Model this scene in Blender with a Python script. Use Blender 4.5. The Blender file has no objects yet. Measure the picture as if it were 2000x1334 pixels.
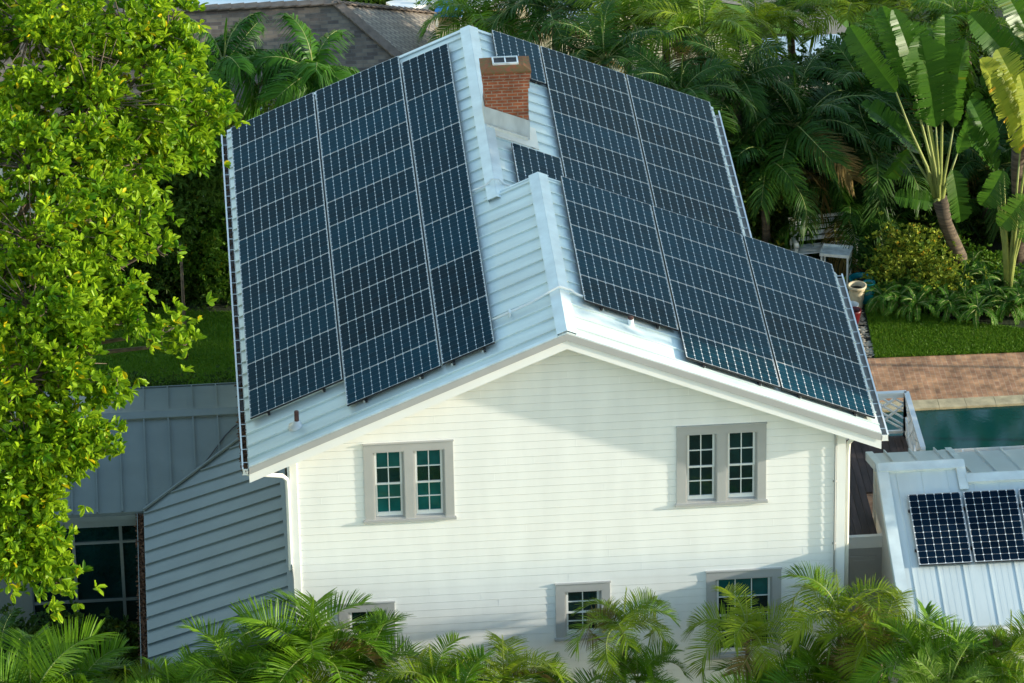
import bpy, math, random
import numpy as np
from mathutils import Vector, Matrix
random.seed(7); np.random.seed(7)
S = bpy.context.scene
R = math.radians
# ---------------------------------------------------------------- camera
F_PX = 10455.24                       # focal length in pixels of a 2000 px wide picture
PIT, YAW, ROL = R(27.7069), R(-3.8030), R(-1.0798)
CAM = np.array([-0.89291, -97.71456, 46.2519])
def cam_axes():
    cy, sy, cp, sp = math.cos(YAW), math.sin(YAW), math.cos(PIT), math.sin(PIT)
    right = np.array([cy, sy, 0.]); fw0 = np.array([-sy, cy, 0.]); up0 = np.array([0., 0., 1.])
    fw = fw0*cp-up0*sp; up = up0*cp+fw0*sp
    return np.array([right*math.cos(ROL)+up*math.sin(ROL), -right*math.sin(ROL)+up*math.cos(ROL), fw])
CR = cam_axes()
cd = bpy.data.cameras.new('camera'); cam = bpy.data.objects.new('camera', cd)
S.collection.objects.link(cam); S.camera = cam
cd.sensor_width = 36; cd.lens = F_PX/2000*36; cd.clip_start = 1; cd.clip_end = 2000
M = Matrix.Identity(4)
for i in range(3):
    M[i][0] = CR[0][i]; M[i][1] = CR[1][i]; M[i][2] = -CR[2][i]; M[i][3] = CAM[i]
cam.matrix_world = M
def on(px, py, n, d):                 # where the line of sight of a photo point meets the plane n.X = d
    r = CR.T @ np.array([(px-1000)/F_PX, -(py-667)/F_PX, 1.]); n = np.array(n, float)
    return CAM+r*((d-n@CAM)/(n@r))
def atZ(px, py, z): return on(px, py, (0, 0, 1), z)
def atY(px, py, y): return on(px, py, (0, 1, 0), y)
# ---------------------------------------------------------------- light
SUN_EL, SUN_AZ = R(11), R(-8.5)       # azimuth measured from +X towards +Y
w = bpy.data.worlds.new('World'); S.world = w; w.use_nodes = True
nt = w.node_tree; bg = nt.nodes['Background']; sky = nt.nodes.new('ShaderNodeTexSky')
sky.sky_type = 'NISHITA'; sky.sun_disc = False; sky.sun_elevation = SUN_EL
sky.sun_rotation = math.pi/2-SUN_AZ
sky.air_density = 1.3; sky.dust_density = 0.25; sky.ozone_density = 1.4
nt.links.new(sky.outputs[0], bg.inputs[0]); bg.inputs[1].default_value = 0.15
sd = bpy.data.lights.new('sun', 'SUN'); sd.energy = 2.4; sd.angle = R(0.8); sd.color = (1, .92, .76)
sun = bpy.data.objects.new('sun', sd); S.collection.objects.link(sun)
sv = Vector((math.cos(SUN_EL)*math.cos(SUN_AZ), math.cos(SUN_EL)*math.sin(SUN_AZ), math.sin(SUN_EL)))
sun.rotation_euler = sv.to_track_quat('Z', 'Y').to_euler()
sun.location = (30, -20, 20)
S.view_settings.view_transform = 'Standard'; S.view_settings.look = 'None'
S.view_settings.exposure = 1.68; S.view_settings.gamma = 1
S.render.engine = 'CYCLES'
G = -5.9                              # ground level
# ---------------------------------------------------------------- materials
def mat(name, col, rough=.6, metal=0, var=.0, scale=3., bump=0., bscale=40., spec=.5, trans=0., coat=0., col2=None, stretch=None, rnd=0.):
    m = bpy.data.materials.new(name); m.use_nodes = True; t = m.node_tree; N = t.nodes; K = t.links
    b = N['Principled BSDF']; b.inputs['Roughness'].default_value = rough; b.inputs['Metallic'].default_value = metal
    b.inputs['Specular IOR Level'].default_value = spec; b.inputs['Coat Weight'].default_value = coat
    tc = N.new('ShaderNodeTexCoord'); mp = N.new('ShaderNodeMapping'); K.new(tc.outputs['Object'], mp.inputs[0])
    if stretch: mp.inputs['Scale'].default_value = stretch
    c = (*col, 1)
    out = None
    if var or col2:
        n = N.new('ShaderNodeTexNoise'); n.inputs['Scale'].default_value = scale; n.inputs['Detail'].default_value = 6
        K.new(mp.outputs[0], n.inputs[0])
        r = N.new('ShaderNodeValToRGB'); K.new(n.outputs[0], r.inputs[0])
        a = col2 if col2 else tuple(x*(1-var) for x in col); d = col if col2 else tuple(min(1, x*(1+var)) for x in col)
        r.color_ramp.elements[0].color = (*a, 1); r.color_ramp.elements[1].color = (*d, 1)
        r.color_ramp.elements[0].position = .32; r.color_ramp.elements[1].position = .68
        out = r.outputs[0]
    if rnd:
        oi = N.new('ShaderNodeObjectInfo'); mr = N.new('ShaderNodeMapRange'); K.new(oi.outputs['Random'], mr.inputs[0])
        mr.inputs[3].default_value = 1-rnd; mr.inputs[4].default_value = 1+rnd
        mx = N.new('ShaderNodeVectorMath'); mx.operation = 'SCALE'
        if out: K.new(out, mx.inputs[0])
        else: mx.inputs[0].default_value = col
        K.new(mr.outputs[0], mx.inputs['Scale']); out = mx.outputs[0]
    if out: K.new(out, b.inputs['Base Color'])
    else: b.inputs['Base Color'].default_value = c
    if bump:
        n2 = N.new('ShaderNodeTexNoise'); n2.inputs['Scale'].default_value = bscale; K.new(mp.outputs[0], n2.inputs[0])
        bp = N.new('ShaderNodeBump'); bp.inputs['Strength'].default_value = bump; bp.inputs['Distance'].default_value = .02
        K.new(n2.outputs[0], bp.inputs['Height']); K.new(bp.outputs[0], b.inputs['Normal'])
    if trans:
        tr = N.new('ShaderNodeBsdfTranslucent'); mix = N.new('ShaderNodeMixShader'); mix.inputs[0].default_value = trans
        if out: K.new(out, tr.inputs[0])
        else: tr.inputs[0].default_value = c
        K.new(b.outputs[0], mix.inputs[1]); K.new(tr.outputs[0], mix.inputs[2])
        K.new(mix.outputs[0], N['Material Output'].inputs[0])
    return m
def leafmat(name, c1, c2, trans=.35, rough=.45):       # colour varies leaf by leaf through the face attribute 'tint'
    m = bpy.data.materials.new(name); m.use_nodes = True; t = m.node_tree; N = t.nodes; K = t.links
    b = N['Principled BSDF']; b.inputs['Roughness'].default_value = rough; b.inputs['Specular IOR Level'].default_value = .18
    at = N.new('ShaderNodeAttribute'); at.attribute_name = 'tint'
    r = N.new('ShaderNodeValToRGB'); K.new(at.outputs['Fac'], r.inputs[0])
    r.color_ramp.elements[0].color = (*c1, 1); r.color_ramp.elements[1].color = (*c2, 1)
    e = r.color_ramp.elements.new(.97); e.color = (*c2, 1)
    r.color_ramp.elements[2].color = (min(1, c2[0]*1.9), c2[1]*1.05, c2[2]*.8, 1)
    K.new(r.outputs[0], b.inputs['Base Color'])
    tr = N.new('ShaderNodeBsdfTranslucent'); K.new(r.outputs[0], tr.inputs[0])
    mix = N.new('ShaderNodeMixShader'); mix.inputs[0].default_value = trans
    K.new(b.outputs[0], mix.inputs[1]); K.new(tr.outputs[0], mix.inputs[2]); K.new(mix.outputs[0], N['Material Output'].inputs[0])
    return m
def brickmat(name, c1, c2, mortar, bw, bh, ms, sc=1., plane='XZ', rough=.8, var=.35, off=.5):
    m = bpy.data.materials.new(name); m.use_nodes = True; t = m.node_tree; N = t.nodes; K = t.links
    b = N['Principled BSDF']; b.inputs['Roughness'].default_value = rough
    tc = N.new('ShaderNodeTexCoord'); sp = N.new('ShaderNodeSeparateXYZ'); cb = N.new('ShaderNodeCombineXYZ')
    K.new(tc.outputs['Object'], sp.inputs[0])
    if plane == 'XZ':                  # vertical walls: (x+y, z)
        ad = N.new('ShaderNodeMath'); K.new(sp.outputs[0], ad.inputs[0]); K.new(sp.outputs[1], ad.inputs[1])
        K.new(ad.outputs[0], cb.inputs[0]); K.new(sp.outputs[2], cb.inputs[1])
    elif plane == 'YX':
        K.new(sp.outputs[1], cb.inputs[0]); K.new(sp.outputs[0], cb.inputs[1])
    else:
        K.new(sp.outputs[0], cb.inputs[0]); K.new(sp.outputs[1], cb.inputs[1])
    br = N.new('ShaderNodeTexBrick'); K.new(cb.outputs[0], br.inputs[0]); br.offset = off
    br.inputs['Color1'].default_value = (*c1, 1); br.inputs['Color2'].default_value = (*c2, 1); br.inputs['Mortar'].default_value = (*mortar, 1)
    br.inputs['Scale'].default_value = sc; br.inputs['Brick Width'].default_value = bw; br.inputs['Row Height'].default_value = bh
    br.inputs['Mortar Size'].default_value = ms; br.inputs['Mortar Smooth'].default_value = .1
    n = N.new('ShaderNodeTexNoise'); n.inputs['Scale'].default_value = 4; n.inputs['Detail'].default_value = 8; K.new(tc.outputs['Object'], n.inputs[0])
    mr = N.new('ShaderNodeMapRange'); K.new(n.outputs[0], mr.inputs[0]); mr.inputs[1].default_value = .3; mr.inputs[2].default_value = .7
    mr.inputs[3].default_value = 1-var; mr.inputs[4].default_value = 1+var
    mx = N.new('ShaderNodeVectorMath'); mx.operation = 'SCALE'; K.new(br.outputs[0], mx.inputs[0]); K.new(mr.outputs[0], mx.inputs['Scale'])
    K.new(mx.outputs[0], b.inputs['Base Color'])
    bp = N.new('ShaderNodeBump'); bp.inputs['Strength'].default_value = .5; bp.inputs['Distance'].default_value = .01; bp.invert = True
    K.new(br.outputs['Fac'], bp.inputs['Height']); K.new(bp.outputs[0], b.inputs['Normal'])
    return m
def cellmat(name, cell, line, gap, dia, s0=.95, s1=.28):               # solar glass: UV counts the cells
    m = bpy.data.materials.new(name); m.use_nodes = True; t = m.node_tree; N = t.nodes; K = t.links
    b = N['Principled BSDF']; b.inputs['Roughness'].default_value = .09; b.inputs['IOR'].default_value = 1.45
    b.inputs['Specular IOR Level'].default_value = .022; b.inputs['Specular Tint'].default_value = (.22, .75, 1., 1)
    uv = N.new('ShaderNodeUVMap'); sp = N.new('ShaderNodeSeparateXYZ'); K.new(uv.outputs[0], sp.inputs[0])
    def math_(op, a, bb=None):
        n = N.new('ShaderNodeMath'); n.operation = op
        for k, v in ((0, a), (1, bb)):
            if v is None: continue
            if isinstance(v, (int, float)): n.inputs[k].default_value = v
            else: K.new(v, n.inputs[k])
        return n.outputs[0]
    ds = []
    for k in (0, 1):
        fr = math_('FRACT', math_('ADD', sp.outputs[k], 100)); ds.append(math_('MINIMUM', fr, math_('SUBTRACT', 1., fr)))
    l1 = math_('LESS_THAN', ds[0], gap); l2 = math_('LESS_THAN', ds[1], gap*.9)
    dd = math_('LESS_THAN', math_('ADD', ds[0], ds[1]), dia)
    # fine busbar fingers
    msk = math_('MAXIMUM', math_('MAXIMUM', math_('MULTIPLY', l1, s0), math_('MULTIPLY', l2, s1)), dd)
    n = N.new('ShaderNodeTexNoise'); n.inputs['Scale'].default_value = .35; n.inputs['Detail'].default_value = 2; K.new(uv.outputs[0], n.inputs[0])
    oi = N.new('ShaderNodeObjectInfo')
    fl = N.new('ShaderNodeVectorMath'); fl.operation = 'FLOOR'; K.new(uv.outputs[0], fl.inputs[0])
    wn = N.new('ShaderNodeTexWhiteNoise'); wn.noise_dimensions = '4D'; K.new(fl.outputs[0], wn.inputs[0]); K.new(oi.outputs['Random'], wn.inputs['W'])
    vr = math_('ADD', math_('MULTIPLY', wn.outputs[0], .35), math_('ADD', math_('MULTIPLY', oi.outputs['Random'], .8), .45))
    sc = N.new('ShaderNodeVectorMath'); sc.operation = 'SCALE'; sc.inputs[0].default_value = cell; K.new(vr, sc.inputs['Scale'])
    mx = N.new('ShaderNodeMix'); mx.data_type = 'RGBA'; K.new(msk, mx.inputs[0]); K.new(sc.outputs[0], mx.inputs[6]); mx.inputs[7].default_value = (*line, 1)
    K.new(mx.outputs[2], b.inputs['Base Color'])
    return m
m_siding = mat('siding_paint', (.84, .84, .81), .55, var=.035, scale=1.5, stretch=(2.2, 2.2, .5), bump=.05, bscale=60)
m_white = mat('white_paint', (.84, .84, .81), .5, var=.03, scale=2)
m_cream = mat('cream_paint', (.78, .75, .66), .5, var=.03)
m_trim = mat('grey_trim_paint', (.40, .40, .39), .55, var=.04, scale=3)
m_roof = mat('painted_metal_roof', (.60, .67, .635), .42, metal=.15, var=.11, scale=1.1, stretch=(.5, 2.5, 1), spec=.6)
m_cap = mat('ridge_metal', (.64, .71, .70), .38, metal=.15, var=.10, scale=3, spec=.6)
m_wing = mat('shaded_metal_roof', (.150, .185, .182), .40, metal=.15, var=.08, scale=1.5, spec=.6)  # roof metal with the shade of house and tree put into its colour
m_cot = mat('pale_metal_roof', (.58, .64, .63), .38, metal=.15, var=.05, scale=1.2, stretch=(2.5, .5, 1), spec=.6)
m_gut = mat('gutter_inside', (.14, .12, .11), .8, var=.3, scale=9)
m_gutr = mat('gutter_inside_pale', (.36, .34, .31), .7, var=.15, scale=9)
m_debris = mat('dead_leaves', (.22, .10, .045), .9, col2=(.04, .022, .015), scale=25)
m_wtrim = mat('shaded_wing_trim', (.17, .205, .20), .55, var=.05, scale=3)  # the grey trim again, its colour darkened to stand for the wing's shade
m_brick = brickmat('chimney_brick', (.42, .105, .035), (.30, .07, .03), (.38, .26, .18), .20, .068, .009, var=.5)
m_cap_moss = mat('mossy_mortar', (.30, .085, .035), .95, col2=(.15, .12, .04), scale=14, bump=.6, bscale=30)
m_flash = mat('lead_flashing', (.62, .62, .60), .5, metal=.2, var=.15, scale=5, stretch=(1, 1, .3))
m_flashw = mat('cream_flashing', (.74, .70, .60), .5, var=.05)
m_glass_t = mat('window_glass_teal', (.006, .085, .085), .06, spec=.8, var=.35, scale=2.2, coat=.5)
m_glass_d = mat('window_glass_dark', (.004, .022, .022), .05, spec=.8, var=.4, scale=2, coat=.5)
m_inter = mat('dark_interior', (.010, .010, .013), .6)
m_black = mat('black_anodised', (.012, .012, .014), .45)
m_silver = mat('silver_frame', (.62, .62, .60), .35, metal=.3, spec=.6)
m_cell = cellmat('solar_cells', (.0005, .022, .036), (.74, .80, .83), .013, .105, .95, .13)
m_cellp = cellmat('upright_solar_cells', (.0005, .022, .036), (.74, .80, .83), .013, .105, .13, .95)
m_cell2 = cellmat('dark_solar_cells', (.003, .010, .022), (.80, .84, .86), .014, .115, .45, .85)
m_deck = mat('dark_decking', (.060, .042, .040), .75, var=.35, scale=2.5, stretch=(6, .6, 1), bump=.2, rnd=.3)
m_lawn = mat('lawn_grass', (.11, .22, .012), .9, col2=(.075, .175, .008), scale=1.6, bump=1., bscale=60)
m_blade = leafmat('grass_blade', (.08, .19, .010), (.14, .27, .018), .25)
m_ground = mat('rough_grass_ground', (.032, .050, .012), .95, col2=(.016, .020, .008), scale=.6, bump=.6, bscale=12)
m_soil = mat('dark_soil', (.030, .026, .016), .95, col2=(.012, .014, .007), scale=2, bump=.6, bscale=12)
m_peb = mat('pebbles', (.55, .47, .36), .8, rnd=.3, var=.3, scale=4)
m_terr = brickmat('terrace_brick', (.50, .265, .135), (.35, .18, .10), (.44, .31, .20), .21, .105, .006, plane='YX', var=.45)
m_coping = mat('pool_coping', (.50, .42, .26), .8, var=.25, scale=5, bump=.2)
m_poolwall = mat('pool_plaster', (.02, .09, .08), .6, var=.15)
m_water = mat('pool_water', (.000, .050, .046), .10, spec=.4, bump=.05, bscale=9)
m_shing = brickmat('grey_shingles', (.066, .050, .041), (.175, .138, .098), (.11, .10, .085), .24, .085, .006, plane='XY', var=.25, off=.37)
m_shingh = brickmat('tan_shingles', (.20, .165, .13), (.28, .24, .19), (.14, .12, .105), .20, .13, .022, plane='XY', var=.15)
m_hip = mat('hip_shingles', (.15, .115, .09), .9, var=.25, scale=6)
m_membr = mat('pale_flat_roof', (.50, .60, .66), .6, var=.04, scale=1)
m_sand = mat('pale_paving', (.55, .44, .24), .9, var=.2, scale=1.5)
m_path = mat('path_concrete', (.26, .22, .17), .9, var=.2, scale=2)
m_teal = mat('teal_ceramic', (.0, .17, .19), .25, var=.2)
m_pot = mat('cream_ceramic', (.50, .42, .28), .6, var=.15, scale=8)
m_red = mat('red_ceramic', (.09, .004, .006), .4)
m_pw = mat('worn_white_paint', (.66, .68, .66), .7, var=.2, scale=7)
m_blue = mat('blue_canvas', (.0, .11, .33), .8)
m_bark = mat('bark', (.16, .12, .085), .95, var=.4, scale=6, bump=.8, bscale=15)
m_ptrunk = mat('palm_trunk', (.16, .12, .08), .9, col2=(.045, .032, .022), scale=3, stretch=(1, 1, 7), bump=.6, bscale=6)
m_pgreen = mat('crownshaft', (.10, .17, .045), .5, var=.2)
m_petiole = mat('petiole', (.23, .27, .07), .5, var=.25, scale=3)
m_pipe = mat('rusty_pipe', (.10, .04, .03), .8, var=.3, scale=10)
m_pvc = mat('white_conduit', (.72, .74, .72), .4)
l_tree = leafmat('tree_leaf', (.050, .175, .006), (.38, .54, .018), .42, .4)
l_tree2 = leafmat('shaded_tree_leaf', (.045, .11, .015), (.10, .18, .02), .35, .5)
l_hedge = leafmat('hedge_leaf', (.022, .065, .010), (.075, .13, .015), .3)
l_hedge2 = leafmat('yellow_hedge_leaf', (.10, .16, .015), (.20, .24, .02), .35)
l_bush = leafmat('garden_bush_leaf', (.05, .14, .012), (.15, .27, .02), .35)
l_varieg = leafmat('variegated_leaf', (.04, .13, .012), (.42, .46, .05), .3)
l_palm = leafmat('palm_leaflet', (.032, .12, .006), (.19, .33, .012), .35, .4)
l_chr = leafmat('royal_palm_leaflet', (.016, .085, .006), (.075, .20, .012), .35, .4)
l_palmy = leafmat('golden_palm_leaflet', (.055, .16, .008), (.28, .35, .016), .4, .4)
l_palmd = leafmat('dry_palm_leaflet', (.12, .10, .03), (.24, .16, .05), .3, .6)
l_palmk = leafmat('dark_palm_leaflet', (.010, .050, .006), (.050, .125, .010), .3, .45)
l_fern = leafmat('fern_leaflet', (.04, .13, .010), (.10, .22, .02), .3, .5)
l_grassy = leafmat('thin_frond', (.10, .20, .02), (.20, .32, .04), .4, .4)
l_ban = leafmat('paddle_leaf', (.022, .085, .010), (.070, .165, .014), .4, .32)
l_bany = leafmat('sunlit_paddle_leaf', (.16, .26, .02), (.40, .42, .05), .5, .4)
# ---------------------------------------------------------------- builders
def V(*a): return np.array(a, float)
def unit(v): v = np.array(v, float); return v/np.linalg.norm(v)
class MB:
    def __init__(s): s.v = []; s.f = []; s.m = []; s.uv = None
    def face(s, pts, m=0):
        i = len(s.v); s.v += [tuple(float(c) for c in p) for p in pts]; s.f.append(tuple(range(i, i+len(pts)))); s.m.append(m)
    def box(s, x0, x1, y0, y1, z0, z1, m=0):
        s.obox(V(x0, y0, z0), V(x1-x0, 0, 0), V(0, y1-y0, 0), V(0, 0, z1-z0), m)
    def obox(s, o, a, b, c, m=0):
        o, a, b, c = map(lambda q: np.array(q, float), (o, a, b, c))
        if np.dot(np.cross(a, b), c) < 0: a, b = b, a
        P = [o, o+a, o+a+b, o+b, o+c, o+a+c, o+a+b+c, o+b+c]; i = len(s.v)
        s.v += [tuple(p) for p in P]
        for q in ((0, 3, 2, 1), (4, 5, 6, 7), (0, 1, 5, 4), (1, 2, 6, 5), (2, 3, 7, 6), (3, 0, 4, 7)):
            s.f.append(tuple(i+k for k in q)); s.m.append(m)
    def bar(s, p, q, wd, h, up=(0, 0, 1), m=0):       # square bar from p to q
        p = np.array(p, float); q = np.array(q, float); d = q-p; sd_ = unit(np.cross(d, up)); u = unit(np.cross(sd_, d))
        s.obox(p-sd_*wd/2-u*h/2, d, sd_*wd, u*h, m)
    def tube(s, pts, r, n=8, m=0, cap=True):
        pts = [np.array(p, float) for p in pts]; k = len(pts); rr = r if hasattr(r, '__len__') else [r]*k; i0 = len(s.v)
        prev = None
        for j, p in enumerate(pts):
            d = unit(pts[min(j+1, k-1)]-pts[max(j-1, 0)])
            if prev is None:
                a = np.cross(d, (0, 0, 1.)); a = np.cross(d, (1., 0, 0)) if np.linalg.norm(a) < .1 else a
            else: a = prev-d*np.dot(prev, d)
            a = unit(a); b = np.cross(d, a); prev = a
            for t in range(n):
                an = 2*math.pi*t/n; s.v.append(tuple(p+rr[j]*(a*math.cos(an)+b*math.sin(an))))
        for j in range(k-1):
            for t in range(n):
                t2 = (t+1) % n; s.f.append((i0+j*n+t, i0+j*n+t2, i0+(j+1)*n+t2, i0+(j+1)*n+t)); s.m.append(m)
        if cap:
            s.f.append(tuple(i0+t for t in range(n))[::-1]); s.m.append(m)
            s.f.append(tuple(i0+(k-1)*n+t for t in range(n))); s.m.append(m)
    def lathe(s, c, prof, n=20, m=0):                 # prof: (radius, height)
        i0 = len(s.v)
        for r, z in prof:
            for t in range(n):
                a = 2*math.pi*t/n; s.v.append((c[0]+r*math.cos(a), c[1]+r*math.sin(a), c[2]+z))
        for j in range(len(prof)-1):
            for t in range(n):
                t2 = (t+1) % n; s.f.append((i0+j*n+t, i0+j*n+t2, i0+(j+1)*n+t2, i0+(j+1)*n+t)); s.m.append(m)
    def build(s, name, mats, parent=None, smooth=False, tint=None):
        me = bpy.data.meshes.new(name); me.from_pydata(s.v, [], s.f)
        for mm in (mats if isinstance(mats, (list, tuple)) else [mats]): me.materials.append(mm)
        me.polygons.foreach_set('material_index', s.m)
        if smooth: me.polygons.foreach_set('use_smooth', [True]*len(s.f))
        if tint is not None:
            a = me.attributes.new('tint', 'FLOAT', 'FACE'); a.data.foreach_set('value', np.asarray(tint, dtype=np.float32))
        me.update(); o = bpy.data.objects.new(name, me); S.collection.objects.link(o)
        if parent: o.parent = parent
        return o
def tag(o, label=None, cat=None, group=None, kind=None):
    if label: o['label'] = label
    if cat: o['category'] = cat
    if group: o['group'] = group
    if kind: o['kind'] = kind
    return o
def thing(name, label, cat, loc=(0, 0, 0), group=None, rot=None):
    o = bpy.data.objects.new(name, None); o.empty_display_size = .2; S.collection.objects.link(o); o.location = loc
    if rot: o.rotation_euler = rot
    return tag(o, label, cat, group)
def dup(o, parent=None):
    c = o.copy(); S.collection.objects.link(c)
    if parent: c.parent = parent
    for ch in list(o.children): dup(ch, c)
    return c
def npmesh(name, verts, faces, mats, parent=None, tint=None, smooth=False, mi=None):
    me = bpy.data.meshes.new(name); nv = len(verts); nf = len(faces); k = faces.shape[1]
    me.vertices.add(nv); me.vertices.foreach_set('co', np.asarray(verts, np.float32).ravel())
    me.loops.add(nf*k); me.loops.foreach_set('vertex_index', np.asarray(faces, np.int32).ravel())
    me.polygons.add(nf); me.polygons.foreach_set('loop_start', np.arange(nf, dtype=np.int32)*k)
    for mm in (mats if isinstance(mats, (list, tuple)) else [mats]): me.materials.append(mm)
    me.update(calc_edges=True); me.validate()
    if tint is not None:
        a = me.attributes.new('tint', 'FLOAT', 'FACE'); a.data.foreach_set('value', np.asarray(tint, np.float32))
    if mi is not None: me.polygons.foreach_set('material_index', np.asarray(mi, np.int32))
    if smooth: me.polygons.foreach_set('use_smooth', [True]*nf)
    o = bpy.data.objects.new(name, me); S.collection.objects.link(o)
    if parent: o.parent = parent
    return o
rng = np.random.default_rng(11)
def nrm(a): return a/np.maximum(np.linalg.norm(a, axis=-1, keepdims=True), 1e-9)
# ---------------------------------------------------------------- foliage
def leaves(pos, axis, length, width, fold=.25, twist=None):
    """folded oval leaves: base at pos, pointing along axis; returns verts, quads"""
    n = len(pos); axis = nrm(axis); up = rng.normal(size=(n, 3)); up[:, 2] += 1.2
    side = nrm(np.cross(axis, up)); nn = np.cross(side, axis)
    L = length[:, None]; W = width[:, None]
    b = pos; t = pos+axis*L-nn*L*.12
    r1 = pos+axis*L*.35+side*W*.45+nn*W*fold; r2 = pos+axis*L*.75+side*W*.42+nn*W*fold*.7
    l1 = pos+axis*L*.35-side*W*.45+nn*W*fold; l2 = pos+axis*L*.75-side*W*.42+nn*W*fold*.7
    v = np.stack([b, r1, r2, t, l2, l1], 1).reshape(-1, 3)
    i = np.arange(n)[:, None]*6
    f = np.stack([i+[0, 1, 2, 3], i+[0, 3, 4, 5]], 1).reshape(-1, 4)
    return v, f
def leaf_crown(name, blobs, n, per, ll, lw, material, parent, shell=.55, seedtint=.5, up=.5, flat=1.0, clump=0, csig=.2):
    """blobs: (centre, radii, weight).  rosettes of leaves near the blobs' surfaces, twigs inside"""
    global CLUMPS
    wts = np.array([b[2] for b in blobs], float); wts /= wts.sum(); idx = rng.choice(len(blobs), n, p=wts)
    C = np.array([b[0] for b in blobs])[idx]; Rr = np.array([b[1] for b in blobs])[idx]
    if clump:
        nc_ = max(8, n//clump); ci = rng.choice(len(blobs), nc_, p=wts); cd_ = nrm(rng.normal(size=(nc_, 3))); cr_ = shell+(.96-shell)*rng.random(nc_)**.6
        cp = np.array([b[0] for b in blobs])[ci]+cd_*np.array([b[1] for b in blobs])[ci]*cr_[:, None]
        CLUMPS = (cp, np.array([b[0] for b in blobs])[ci])
        k_ = rng.integers(0, nc_, n); d = cd_[k_]; st_ = rng.normal(size=(n, 3))*csig; st_[:, 2] *= .7
        out_ = rng.normal(size=(n, 1))*csig*.9
    else: d = nrm(rng.normal(size=(n, 3)))
    rad = shell+(1-shell)*rng.random(n)**.5
    rad *= 1+.10*np.sin(d[:, 0]*7+C[:, 0]*3)*np.cos(d[:, 2]*9+C[:, 2]*2)+.07*rng.normal(size=n)
    P = C+d*Rr*rad[:, None] if not clump else cp[k_]+st_+d*out_
    base = rng.random(n)                              # tint per rosette
    ax = nrm(d*np.array([1, 1, flat])+V(0, 0, up)+.45*rng.normal(size=(n, 3)))
    pp = np.repeat(P, per, 0); aa = np.repeat(ax, per, 0)
    q = nrm(np.cross(aa, rng.normal(size=aa.shape)))
    spread = .55+.75*rng.random((n*per, 1))
    la = nrm(aa+q*spread*1.3)
    L = ll*(.65+.6*rng.random(n*per)); W = lw*(.75+.45*rng.random(n*per))
    v, f = leaves(pp+la*.02, la, L, W)
    tint = np.clip(np.repeat(base, per)*.75+.25*rng.random(n*per)+(rng.random(n*per) > .965)*.5, 0, 1)
    return npmesh(name, v, f, material, parent, np.repeat(tint, 2))
def frond_arrays(L, a0, droop, nl, ll, vee, ldroop, wid=.028, start=.14, curl=1.4, yaw=0., roll=0., gap=0., fwd=(.22, 1.0)):
    """one pinnate frond leaving the origin: quads only"""
    ns = 14; s = np.linspace(0, 1, ns); ang = a0-droop*s**curl
    dx = np.cos(ang); dz = np.sin(ang); st = L/(ns-1)
    x = np.concatenate([[0], np.cumsum((dx[:-1]+dx[1:])/2*st)]); z = np.concatenate([[0], np.cumsum((dz[:-1]+dz[1:])/2*st)])
    P = np.stack([x, 0*x, z], 1)
    vs = []; fs = []; c = 0
    r = .022*(1-.8*s)*max(1, L/1.8)
    T = np.stack([dx, 0*dx, dz], 1); Nn = np.stack([-dz, 0*dx, dx], 1); Sd = np.array([0, 1., 0])
    ring = np.stack([P+Nn*r[:, None], P+Sd*r[:, None]-Nn*r[:, None]*.5, P-Sd*r[:, None]-Nn*r[:, None]*.5], 1)
    vs.append(ring.reshape(-1, 3))
    for j in range(ns-1):
        for k in range(3): fs.append((j*3+k, j*3+(k+1) % 3, (j+1)*3+(k+1) % 3, (j+1)*3+k))
    c = ns*3; nr = len(fs)
    sl = start+(1-start)*(np.arange(nl)+.5)/nl
    for side in (-1, 1):
        q = np.clip(sl+rng.normal(0, .004, nl), 0, 1)
        if gap: keep = rng.random(nl) > gap; q = q[keep]
        m = len(q)
        p = np.stack([np.interp(q, s, P[:, k]) for k in range(3)], 1)
        an = a0-droop*q**curl; t = np.stack([np.cos(an), 0*an, np.sin(an)], 1); nn = np.stack([-np.sin(an), 0*an, np.cos(an)], 1)
        ph = fwd[0]+(fwd[1]-fwd[0])*q**1.5+rng.normal(0, .05, m)
        u = q; prof = ll*(.35+.65*np.sin(np.pi*np.clip(.10+.80*u, 0, 1))**.7)*(.92+.16*rng.random(m))
        vv = vee+rng.normal(0, .06, m)
        d = nrm(side*np.array([0, 1., 0])*np.cos(ph)[:, None]+t*np.sin(ph)[:, None]+nn*vv[:, None])
        ww = wid*(.8+.3*rng.random(m))[:, None]
        wd = nrm(np.cross(d, nn+.3*rng.normal(size=(m, 3))))
        dn = np.array([0, 0, -1.])
        ld = (ldroop*(.6+.8*rng.random(m)))[:, None]*prof[:, None]
        p1 = p+d*prof[:, None]*.5+dn*ld*.18; p2 = p+d*prof[:, None]*.95+dn*ld
        v = np.stack([p-wd*ww*.35, p+wd*ww*.35, p1+wd*ww*.5, p1-wd*ww*.5, p2+wd*ww*.12, p2-wd*ww*.12], 1).reshape(-1, 3)
        i = c+np.arange(m)[:, None]*6
        vs.append(v); fs += [tuple(z) for z in np.stack([i+[0, 1, 2, 3], i+[3, 2, 4, 5]], 1).reshape(-1, 4)]
        c += m*6
    v = np.concatenate(vs); f = np.array(fs)
    cr, sr = math.cos(roll), math.sin(roll)
    v = v @ np.array([[1, 0, 0], [0, cr, sr], [0, -sr, cr]])
    cy, sy = math.cos(yaw), math.sin(yaw)
    v = v @ np.array([[cy, sy, 0], [-sy, cy, 0], [0, 0, 1]])
    return v, f, nr
def merge(parts):
    vs = []; fs = []; c = 0
    for v, f in parts: vs.append(v); fs.append(f+c); c += len(v)
    return np.concatenate(vs), np.concatenate(fs)
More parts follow.
